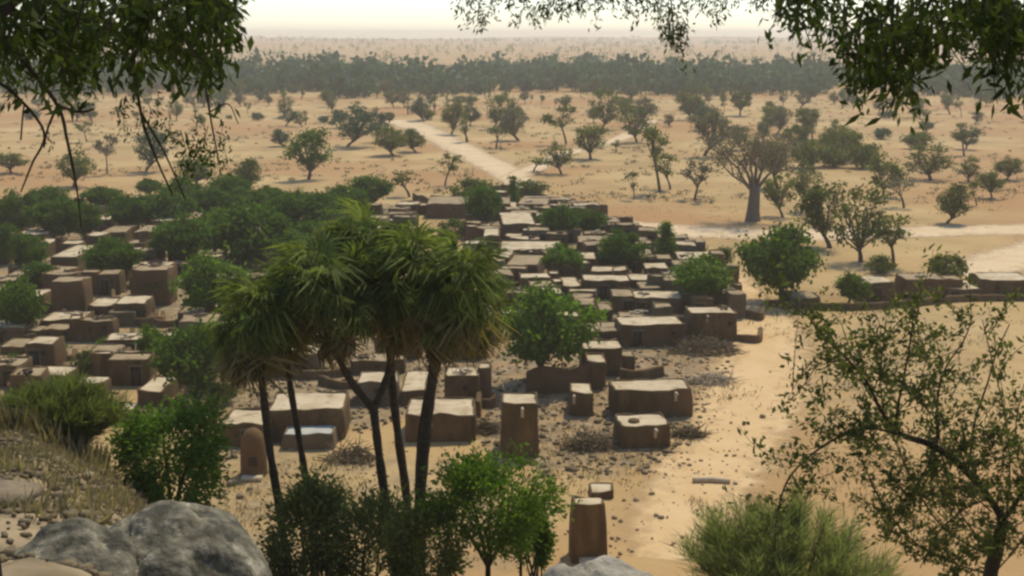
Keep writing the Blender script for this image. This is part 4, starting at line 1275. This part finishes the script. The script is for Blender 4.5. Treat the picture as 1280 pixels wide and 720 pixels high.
boulder('low grey rock left of the large boulder in the lower left corner', 95, 664, 210, 9.0, 'rock', 8, .8, .6)
STONE = [boulder_mesh('stone', (1, .8, .6), 11 + i, M['stone'], 2, .35) for i in range(4)]
strng = random.Random(8)
def stones(label, pts, size, group, name='stone', cat='stone'):
    pts = sorted(pts)
    for q, (px, py) in enumerate(pts):
        b = at(px, py); s = depth_of(b) / F
        k = size * s * strng.uniform(.7, 1.3) / 2
        o = link(name, strng.choice(STONE), None, b + Vector((0, 0, k * .35)), (0, 0, strng.uniform(0, 6.2)), (k, k, k))
        lb = label if len(pts) == 1 else label + ', ' + ('rightmost one' if q == len(pts) - 1 else ('leftmost one', 'second from left', 'third from left', 'fourth from left', 'fifth from left', 'sixth from left', 'seventh from left', 'eighth from left')[min(q, 7)])
        tag(o, lb, cat, group)
GS = 'loose stones on the sand'
stones('loose stone on sand before the low hatch house', [(800, 588), (806, 592), (812, 590), (780, 580)], 8, GS)
stones('loose stone right of the nearest granary tower', [(768, 648), (776, 652), (820, 645), (826, 648), (790, 690)], 8, GS)
stones('loose stone on the sand above the nearest granary tower', [(815, 618), (780, 626), (760, 590)], 8, GS)
stones('loose stone lying on the track', [(908, 570), (953, 522), (862, 582)], 8, GS)
stones('loose stone between the tall tower and the round bush', [(672, 606), (684, 590), (700, 640)], 8, GS)
stones('loose stone beside the short granary tower', [(693, 520), (706, 530)], 8, GS)
stones('dark upright lump on pale ground behind the low dark wall', [(793, 449), (808, 449)], 10, 'two dark lumps behind the low wall')
GR = 'rubble beside the low house'
stones('broken mud brick lump left of the low hatch house', [(752, 545), (761, 556), (770, 548)], 7, GR)
stones('broken mud brick lump right of the low hatch house', [(846, 530), (852, 541), (858, 534), (864, 548), (870, 540), (849, 556), (861, 557)], 7, GR)
GL = 'stones on the slope at lower left'
stones('slope stone left of the bright green bush', [(60, 625), (95, 640), (120, 618), (110, 600), (75, 605)], 13, GL)
stones('slope stone right of the bright green bush', [(276, 622), (300, 622), (312, 612), (290, 606)], 12, GL)
# bottom slab by the nearest tower
b = at(743, 703); s = depth_of(b) / F
g = Geo(); g.box((0, -.3, 9 * s * .5), (38 * s, 1.0, 9 * s), 0.05, .03, RNG)
tag(link('stone_slab', g.mesh('stone_slab', M['roof']), None, b), 'pale flat slab lying at the foot of the nearest granary tower', 'slab')
c = ptY(8, 612, 13.0); gz = h1(c.x, 13.0)
g = Geo(); g.box((0, 0, -.06), (.52, .62, .12), -.12, .02, RNG)
for q in range(5): g.box((RNG.normal() * .1, RNG.normal() * .12, -.2 - q * .14), (.36 + .05 * q, .42 + .05 * q, .15), RNG.uniform(0, 1), .03, RNG)
tag(link('stone_slab', g.mesh('stone_slab', M['stone']), None, c), 'flat pale slab propped on stones at the left edge of the slope', 'slab')
# beam on the sand
b = at(889, 603); s = depth_of(b) / F
g = Geo(); g.tube([(-23 * s, 0, 3 * s), (0, .05, 3.2 * s), (23 * s, -.2, 2.8 * s)], [3.4 * s, 3.6 * s, 3.0 * s], 8)
tag(link('log', g.mesh('log', M['pale_wood'], True), None, b), 'straight log lying on the sand in the middle of the track', 'log')
# brush heaps: tangled dry sticks
def brush(label, px, py, wpx, hpx, n, seed, m='pale_wood'):
    b = at(px, py); s = depth_of(b) / F
    rng = np.random.default_rng(seed)
    g = Geo()
    W, H = wpx * s, hpx * s
    for i in range(n):
        a = rng.uniform(0, 6.28); f = math.sqrt(rng.random())
        p = np.array([W / 2 * f * math.cos(a), W * .28 * f * math.sin(a), H * (1 - f * f) * rng.uniform(.1, .9)])
        d = rng.normal(size=3) * np.array([1, .8, .35]); d = d / np.linalg.norm(d) * rng.uniform(.5, 1.3)
        q = p + d; q[2] = abs(q[2]); p[2] = max(p[2], .02)
        g.tube([p, (p + q) / 2 + rng.normal(size=3) * .06, q], [.035, .03, .012], 4)
    root = empty('brush_heap', b, label, 'brush heap', 'heaps of dry branches')
    link('sticks', g.mesh('sticks', M[m]), root)['kind'] = 'stuff'
brush('grey heap of dry branches at the corner below the tall fronted house', 882, 440, 88, 22, 420, 61, 'mud_grey')
brush('tangle of dry branches left of the low house with a hatch', 738, 560, 58, 24, 300, 62, 'mud_grey')
brush('scattered dry branches on the sand right of the long house', 890, 478, 56, 16, 200, 63, 'pale_wood')
brush('dry branches right of the low house with a hatch', 862, 545, 40, 16, 140, 64, 'mud_grey')
brush('dry branches on the sand right of the large house behind the palms', 440, 575, 60, 24, 200, 65, 'mud_grey')
brush('small heap of dry sticks right of the wall end by the palms', 607, 540, 34, 22, 140, 66, 'mud_grey')
# stick fence at the lane
b = at(152, 472); s = depth_of(b) / F
root = empty('stick_fence', b, 'row of pale leaning sticks by the lane left of the mango like tree', 'fence')
g = Geo(); g.tube([(0, 0, -.2), (.03, 0, 1.2), (.0, .05, 2.5)], [.06, .05, .03], 5); sm = g.mesh('stick', M['pale_wood'])
for i in range(8):
    link('stick', sm, root, (-12 * s + 24 * s * i / 7, strng.uniform(-.2, .2), 0), (strng.uniform(-.15, .15), strng.uniform(-.2, .2), strng.uniform(0, 6)), (1, 1, strng.uniform(.7, 1.1)))
# debris littering the lanes: too many to count
def litter():
    rng = np.random.default_rng(71)
    pts = []
    for (x0, x1, y0, y1, n) in ((640, 930, 430, 600, 420), (560, 900, 240, 430, 520), (0, 330, 260, 560, 700), (330, 640, 440, 620, 400), (660, 960, 560, 700, 260), (960, 1270, 380, 600, 320)):
        for _ in range(n): pts.append((rng.uniform(x0, x1), rng.uniform(y0, y1)))
    g = Geo()
    for px, py in pts:
        d = ray(px, py); t = CAM_Z / -d.z; X, Yv = d.x * t, d.y * t
        if Yv < 50: continue
        k = abs(rng.normal()) * .06 + .03
        g.box((X, Yv, k * .3), (k * rng.uniform(.7, 1.8), k * rng.uniform(.7, 1.5), k * .8), rng.uniform(0, 3), k * .12, rng)
    o = link('litter', g.mesh('litter', M['clod'])); tag(o, 'small stones and clods littering the village ground', 'rubble', None, 'stuff')
    rng2 = np.random.default_rng(72)
    g = Geo()
    for _ in range(6000):
        Yv = 8 + 25 * rng2.random() ** .8; X = (rng2.uniform(-30, 420) - 640) / F * (Yv * CP + 4)
        k = abs(rng2.normal()) * .035 + .015 * Yv / 15
        g.box((X, Yv, h1(X, Yv) + k * .25), (k * rng2.uniform(.7, 1.9), k * rng2.uniform(.7, 1.5), k * .8), rng2.uniform(0, 3), k * .14, rng2)
    o = link('scree', g.mesh('scree', M['mud_grey'])); tag(o, 'broken stones scattered over the dry slope at lower left', 'rubble', None, 'stuff')
    # denser rubble inside the village quarters
    g = Geo()
    for poly, _ in EARTH[:4]:
        xs_ = [p[0] for p in poly]; ys_ = [p[1] for p in poly]
        for _ in range(1500):
            a_, b_ = rng2.uniform(min(xs_), max(xs_)), rng2.uniform(min(ys_), max(ys_))
            if not inside((a_, b_), poly): continue
            d = ray(a_, b_); t = CAM_Z / -d.z; X, Yv = d.x * t, d.y * t
            if Yv < 56: continue
            k = abs(rng2.normal()) * .11 + .04
            g.box((X, Yv, k * .2), (k * rng2.uniform(.7, 2.2), k * rng2.uniform(.7, 1.5), k * .7), rng2.uniform(0, 3), k * .14, rng2)
    o = link('rubble', g.mesh('rubble', M['mud_grey'])); tag(o, 'fallen mud bricks and clods between the packed village houses', 'rubble', None, 'stuff')
    # tufts of dry weeds
    n = 9000
    X = []; 
    px = rng.uniform(0, 1280, n); py = rng.uniform(235, 700, n)
    pos = []
    for a, b_ in zip(px, py):
        d = ray(a, b_); t = CAM_Z / -d.z
        x, y = d.x * t, d.y * t
        if y > 52 and noise.noise(Vector((x * .11, y * .11, 5))) > .12: pos.append((x, y, -.02))
    C = np.array(pos)
    V, Fq = leaf_quads(np.repeat(C, 4, 0) + rng.normal(size=(len(C) * 4, 3)) * np.array([.3, .3, 0]), .34, .07, rng, np.array([0, 0, 1.2]), .9)
    o = link('weeds', np_mesh('weeds', V, Fq, M['grass_dry'])); tag(o, 'tufts of dry weeds spread over the sandy ground', 'weeds', None, 'stuff')
litter()
def scrub():
    rng = np.random.default_rng(88)
    pts = []
    while len(pts) < 1500:
        px, py = rng.uniform(-20, 1300), 105 + 150 * rng.random() ** 1.3
        if px < 520 and py > 228: continue
        d = ray(px, py); t = CAM_Z / -d.z; x, y = d.x * t, d.y * t
        if 470 < px < 690 and abs(py - (150 + (px - 497) * 0.5)) < 14: continue
        if px > 730 and py > 268: continue
        if noise.noise(Vector((x * .03, y * .03, 9))) < -.05 and rng.random() < .8: continue
        pts.append((x, y, 0, rng.uniform(.25, .8)))
    P = np.array(pts)
    k = 16
    C = np.repeat(P[:, :3], k, 0) + rng.normal(size=(len(P) * k, 3)) * np.repeat(P[:, 3], k)[:, None] * np.array([.8, .8, .35])
    C[:, 2] = np.abs(C[:, 2])
    V, Fq = leaf_quads(C, .4, .22, rng, np.array([0, 0, .6]), 1)
    tag(link('scrub', np_mesh('scrub', V, Fq, M['leaf_grey'])), 'low dry scrub dotting the sandy plain beyond the village', 'scrub', None, 'stuff')
scrub()

# ------------------------------------------------------------------ overhanging trees close to the camera
def spray_mesh(seed, L, nl, leaf, wid, m, hang=True):
    """a leafy twig: thin stem plus narrow leaves, growing along -Z (hanging) or +Z"""
    rng = np.random.default_rng(seed)
    s = -1 if hang else 1
    e = np.array([rng.normal() * L * .16, rng.normal() * L * .16, s * L])
    B = bez((0, 0, 0), (rng.normal() * L * .12, rng.normal() * L * .12, s * L * .5), e, 9)
    g = Geo(); g.tube(B, np.linspace(.006, .002, 9), 4)
    t = rng.uniform(.05, 1, nl) * 7.99; k = t.astype(int); fr = (t - k)[:, None]
    C = B[k] * (1 - fr) + B[k + 1] * fr
    D = rng.normal(size=(nl, 3)) * .8; D[:, 2] += (-1.0 if hang else .3)
    # little side twigs
    C = C + rng.normal(size=C.shape) * np.array([leaf * .55, leaf * .55, leaf * .25])
    V, Fq = leaf_quads(C, leaf, wid, rng, unit(D), .35)
    me = g.mesh('leafy_twig', M['bark_dark'])
    # join leaves as second material
    n0 = len(me.vertices); 
    V0 = np.empty(n0 * 3, np.float32); me.vertices.foreach_get('co', V0)
    F0 = np.empty(len(me.polygons) * 4, np.int32); me.loops.foreach_get('vertex_index', F0)
    nf0 = len(F0) // 4
    me2 = np_mesh('leafy_twig', np.vstack([V0.reshape(-1, 3), V]), np.vstack([F0.reshape(-1, 4), Fq + n0]), M['bark_dark'])
    me2.materials.append(M[m])
    mi = np.zeros(len(me2.polygons), np.int32); mi[nf0:] = 1
    me2.polygons.foreach_set('material_index', mi)
    bpy.data.meshes.remove(me)
    return me2
HANG = [spray_mesh(200 + i, .30 + .05 * (i % 4), 34, .092, .027, 'leaf_hang') for i in range(8)]
hrng = random.Random(17)
def hang_spray(root, px, py_tip, Y, sc_=1.0):
    """a hanging twig whose tip reaches the given row"""
    me = hrng.choice(HANG)
    tip = ptY(px, py_tip, Y)
    L = .38 * sc_
    o = link('leafy_twig', me, root, tip + Vector((0, 0, L)) - root.location, (hrng.uniform(-.3, .3), hrng.uniform(-.35, .35), hrng.uniform(0, 6.2)), (sc_, sc_, sc_))
def limb(root, pts, r0, r1_, name='branch', m='bark_dark'):
    P = catmull([p - root.location for p in pts], 6)
    g = Geo(); g.tube(P, np.linspace(r0, r1_, len(P)), 7)
    return link(name, g.mesh(name, M[m], True), root)

# left tree
Yl = 5.2
tb = ptY(-38, 600, Yl); tb.z = h1(tb.x, Yl)
left = empty('overhanging_tree', tb, 'near tree at the left edge whose dark branches and leaves hang over the upper left', 'tree')
limb(left, [tb - Vector((0, 0, .3)), ptY(-48, 620, Yl), ptY(-44, 420, Yl), ptY(-42, 250, Yl), ptY(-40, 60, Yl), ptY(-60, -200, Yl + .3)], .15, .085, 'trunk')
for pts, r0, r1_ in [
   ([(-40, 60, 0), (40, -20, .2), (150, -60, .5), (290, -70, .9)], .06, .02),
   ([(-50, -100, .1), (60, -150, -.3), (200, -160, -.6), (330, -130, -.9)], .05, .015),
   ([(-30, 20, 0), (30, 78, .1), (72, 132, .2), (84, 175, .2), (95, 230, .3), (102, 285, .3)], .019, .004),
   ([(-30, 90, 0), (15, 115, 0), (55, 165, .1), (40, 205, .1), (26, 240, .2)], .013, .004),
   ([(72, 132, .2), (100, 140, .3), (118, 136, .3)], .012, .006),
   ([(72, 132, .2), (60, 160, .2), (55, 185, .2)], .010, .004),
   ([(160, -50, .5), (166, 60, .4), (176, 140, .4), (192, 190, .4), (216, 245, .5)], .016, .005),
   ([(176, 140, .4), (205, 190, .5), (232, 250, .5)], .009, .004),
   ([(240, -60, .7), (250, 60, .7), (262, 140, .7), (274, 205, .7)], .013, .004),
   ([(262, 140, .7), (285, 130, .7), (298, 155, .7)], .006, .003),
   ([(26, 175, .1), (28, 150, .1), (30, 130, .1)], .006, .004)]:
    limb(left, [ptY(x, y, Yl + d) for x, y, d in pts], r0 * .66, r1_ * .8)
env = lambda x: np.interp(x, [-40, 0, 60, 120, 170, 220, 270, 296, 310], [130, 115, 112, 125, 140, 130, 128, 92, 60])
for i in range(140):
    x = hrng.uniform(-40, 298)
    tipy = hrng.uniform(-10, 1) * 0 + float(env(x)) * (hrng.random() ** .75) + hrng.uniform(-8, 6)
    hang_spray(left, x, tipy, Yl + hrng.uniform(-.6, 1.6), hrng.uniform(.55, 1.0))
for x, y, k in [(160, 158, .35), (158, 168, .3), (228, 210, .45), (236, 222, .4), (250, 215, .4), (262, 200, .4), (270, 225, .4), (280, 190, .35), (215, 175, .3), (245, 170, .3), (100, 195, .2),
                (60, 180, .25), (80, 90, .5), (20, 130, .3), (232, 232, .35), (276, 212, .35), (118, 140, .3), (200, 160, .4), (180, 165, .3)]:
    hang_spray(left, x, y, Yl + .4, k)

# right tree
Yr = 5.6
tb = ptY(1420, 600, Yr); tb.z = h1(tb.x, Yr)
right = empty('overhanging_tree', tb, 'near tree beyond the right edge whose leaf curtains hang over the upper right', 'tree')
limb(right, [tb - Vector((0, 0, .3)), ptY(1415, 500, Yr), ptY(1400, 250, Yr), ptY(1390, 0, Yr), ptY(1370, -250, Yr)], .16, .08, 'trunk')
for pts, r0, r1_ in [
   ([(1392, 30, 0), (1290, -60, .2), (1150, -90, .4), (1000, -100, .6), (840, -95, .8), (700, -85, .9), (570, -80, 1.0)], .055, .008),
   ([(1400, 200, 0), (1330, 90, -.1), (1260, 10, -.2), (1180, -40, -.4), (1060, -60, -.5)], .04, .01),
   ([(1380, -150, 0), (1250, -170, .5), (1100, -150, .9)], .05, .015),
   ([(1180, -40, -.4), (1150, 30, -.3), (1120, 90, -.3)], .010, .004),
   ([(1260, 10, -.2), (1240, 60, -.2), (1262, 110, -.2)], .009, .004),
   ([(840, -95, .8), (838, -20, .8), (842, 40, .8)], .006, .003),
   ([(600, -80, 1.0), (602, -20, 1.0), (598, 20, 1.0)], .005, .002)]:
    limb(right, [ptY(x, y, Yr + d) for x, y, d in pts], r0, r1_)
env2 = lambda x: np.interp(x, [975, 1000, 1040, 1060, 1090, 1130, 1170, 1185, 1200, 1230, 1255, 1300], [26, 40, 60, 120, 150, 148, 130, 92, 70, 80, 118, 140])
for i in range(135):
    x = hrng.uniform(985, 1320)
    if 1182 < x < 1232 and hrng.random() < .35: continue
    tipy = float(env2(x)) * (hrng.random() ** .6) + hrng.uniform(-6, 5)
    hang_spray(right, x, tipy, Yr + hrng.uniform(-.6, 1.3), hrng.uniform(.5, 1.0))
for x, y, k in [(585, 20, .4), (606, 30, .4), (640, 16, .4), (655, 34, .4), (678, 26, .4), (692, 22, .4), (706, 30, .4), (722, 14, .4), (742, 26, .4), (765, 16, .4), (780, 24, .4), (793, 10, .4), (806, 30, .4), (818, 38, .4), (832, 66, .45), (844, 60, .45), (850, 70, .4), (860, 20, .4), (880, 12, .35), (888, 16, .35), (900, 30, .4), (915, 10, .35), (945, 12, .35), (955, 18, .35), (970, 26, .4), (578, 8, .3), (592, 28, .35), (600, 42, .35), (612, 18, .3), (590, 12, .3), (620, 10, .25), (648, 14, .3), (660, 22, .35), (672, 32, .3), (684, 24, .3), (700, 14, .3), (715, 20, .3), (728, 24, .35), (735, 12, .3), (748, 20, .3),
                (772, 10, .3), (785, 18, .3), (800, 14, .3), (815, 24, .35), (822, 48, .35), (836, 30, .35), (838, 62, .4), (846, 78, .45), (852, 55, .35), (828, 18, .3), (870, 8, .25), (896, 26, .3), (905, 14, .3), (932, 8, .25), (858, 12, .3),
                (760, 6, .3), (690, 8, .3), (635, 6, .25), (960, 10, .3), (975, 22, .3), (990, 30, .35), (842, 40, .35)]:
    hang_spray(right, x, y, Yr + hrng.uniform(.6, 1.1), k)

# thorny tree at the lower right
THORN = [spray_mesh(300 + i, .62 + .1 * (i % 3), 34, .098, .040, 'leaf_thorn', False) for i in range(8)]
Yt = 12.0
tb = ptY(1236, 730, Yt); tb.z = h1(tb.x, Yt)
thorn = empty('thorn_tree', tb, 'scrubby near tree with crooked dark limbs filling the lower right corner', 'tree')
tl = [tb - Vector((0, 0, .2)), ptY(1236, 735, Yt), ptY(1246, 690, Yt), ptY(1254, 650, Yt)]
limb(thorn, tl, .085, .06, 'trunk')
LT = [
   ([(1254, 650, 0), (1236, 622, 0), (1210, 592, -.1), (1172, 560, -.2), (1130, 545, -.3)], .065, .035),
   ([(1130, 545, -.3), (1105, 520, -.3), (1085, 480, -.3), (1060, 450, -.3), (1035, 425, -.2), (1010, 395, -.2), (1003, 380, -.2)], .028, .007),
   ([(1130, 545, -.3), (1085, 535, -.4), (1045, 548, -.5), (1010, 572, -.5), (985, 600, -.6), (972, 640, -.6), (968, 690, -.6)], .022, .008),
   ([(1118, 540, -.3), (1124, 500, -.2), (1134, 450, -.1), (1140, 410, 0), (1142, 378, 0)], .022, .007),
   ([(1172, 560, -.2), (1172, 500, 0), (1182, 460, .1), (1205, 425, .2), (1216, 395, .2)], .022, .006),
   ([(1210, 592, -.1), (1218, 530, .2), (1234, 480, .3), (1246, 440, .3), (1262, 405, .3)], .022, .006),
   ([(1254, 650, 0), (1272, 625, .1), (1290, 590, .1), (1300, 540, .2)], .045, .02),
   ([(1172, 560, -.2), (1150, 600, -.4), (1130, 640, -.5), (1110, 670, -.5)], .014, .005),
   ([(1236, 622, 0), (1200, 640, -.3), (1170, 670, -.4), (1150, 710, -.4)], .016, .005),
   ([(1105, 520, -.3), (1100, 470, -.5), (1104, 430, -.5), (1098, 400, -.5)], .012, .004),
   ([(1060, 450, -.3), (1030, 455, -.4), (1002, 470, -.5), (985, 500, -.5)], .008, .003),
   ([(1210, 592, -.1), (1190, 540, -.4), (1150, 500, -.5), (1160, 440, -.5)], .012, .004),
   ([(1290, 590, .1), (1270, 540, 0), (1280, 480, 0)], .014, .005),
   ([(1240, 640, -.1), (1200, 610, -.5), (1150, 620, -.7), (1100, 600, -.8)], .014, .005),
   ([(1250, 660, .1), (1220, 690, -.2), (1190, 700, -.3)], .012, .005),
   ([(1210, 592, -.1), (1240, 560, -.4), (1262, 520, -.5)], .012, .005),
   ([(1246, 700, .1), (1180, 660, .3), (1140, 600, .4), (1110, 530, .5), (1075, 470, .5), (1050, 400, .5)], .02, .005),
   ([(1246, 700, .1), (1200, 640, .4), (1178, 570, .5), (1168, 490, .6), (1150, 420, .6)], .02, .005),
   ([(1250, 690, .1), (1262, 600, .4), (1256, 520, .5), (1240, 450, .5), (1228, 400, .5)], .018, .005),
   ([(1240, 720, -.1), (1160, 690, -.3), (1110, 640, -.4), (1080, 580, -.5), (1066, 520, -.5)], .016, .005),
   ([(1240, 720, -.1), (1280, 670, -.2), (1300, 600, -.2)], .014, .005)]
ends = []
for pts, r0, r1_ in LT:
    P = [ptY(x, y, Yt + d) for x, y, d in pts]
    limb(thorn, P, r0 * .62, r1_ * .9)
    C = catmull(P, 8)
    ends.append((C, r0))
t2 = random.Random(23)
for C, r0 in ends:
    n = len(C)
    cnt = int(n * (.8 if r0 < .03 else .4))
    for i in range(cnt):
        k = t2.randrange(int(n * .12), n)
        p = Vector(C[k])
        if row(p) < 530 and t2.random() < .5: continue
        d = Vector((t2.gauss(0, .8), t2.gauss(0, .7), t2.gauss(.5, .6))).normalized()
        q = Vector((0, 0, 1)).rotation_difference(d)
        s_ = t2.uniform(.45, 1.0)
        link('leafy_twig', t2.choice(THORN), thorn, p - tb, q.to_euler(), (s_, s_, s_))

# ------------------------------------------------------------------ haze
hm = bpy.data.materials.new('haze'); hm.use_nodes = True
hn = hm.node_tree.nodes; hn.clear()
ho = hn.new('ShaderNodeOutputMaterial'); hv = hn.new('ShaderNodeVolumePrincipled')
hv.inputs['Color'].default_value = (1.0, 0.955, 0.87, 1)
hv.inputs['Density'].default_value = 0.0003
hv.inputs['Anisotropy'].default_value = 0.1
hm.node_tree.links.new(hv.outputs[0], ho.inputs['Volume'])
g = Geo(); g.box((0, 3000, 19.5), (8400, 6200, 43))
hz = link('haze', g.mesh('haze', hm)); hz['kind'] = 'stuff'
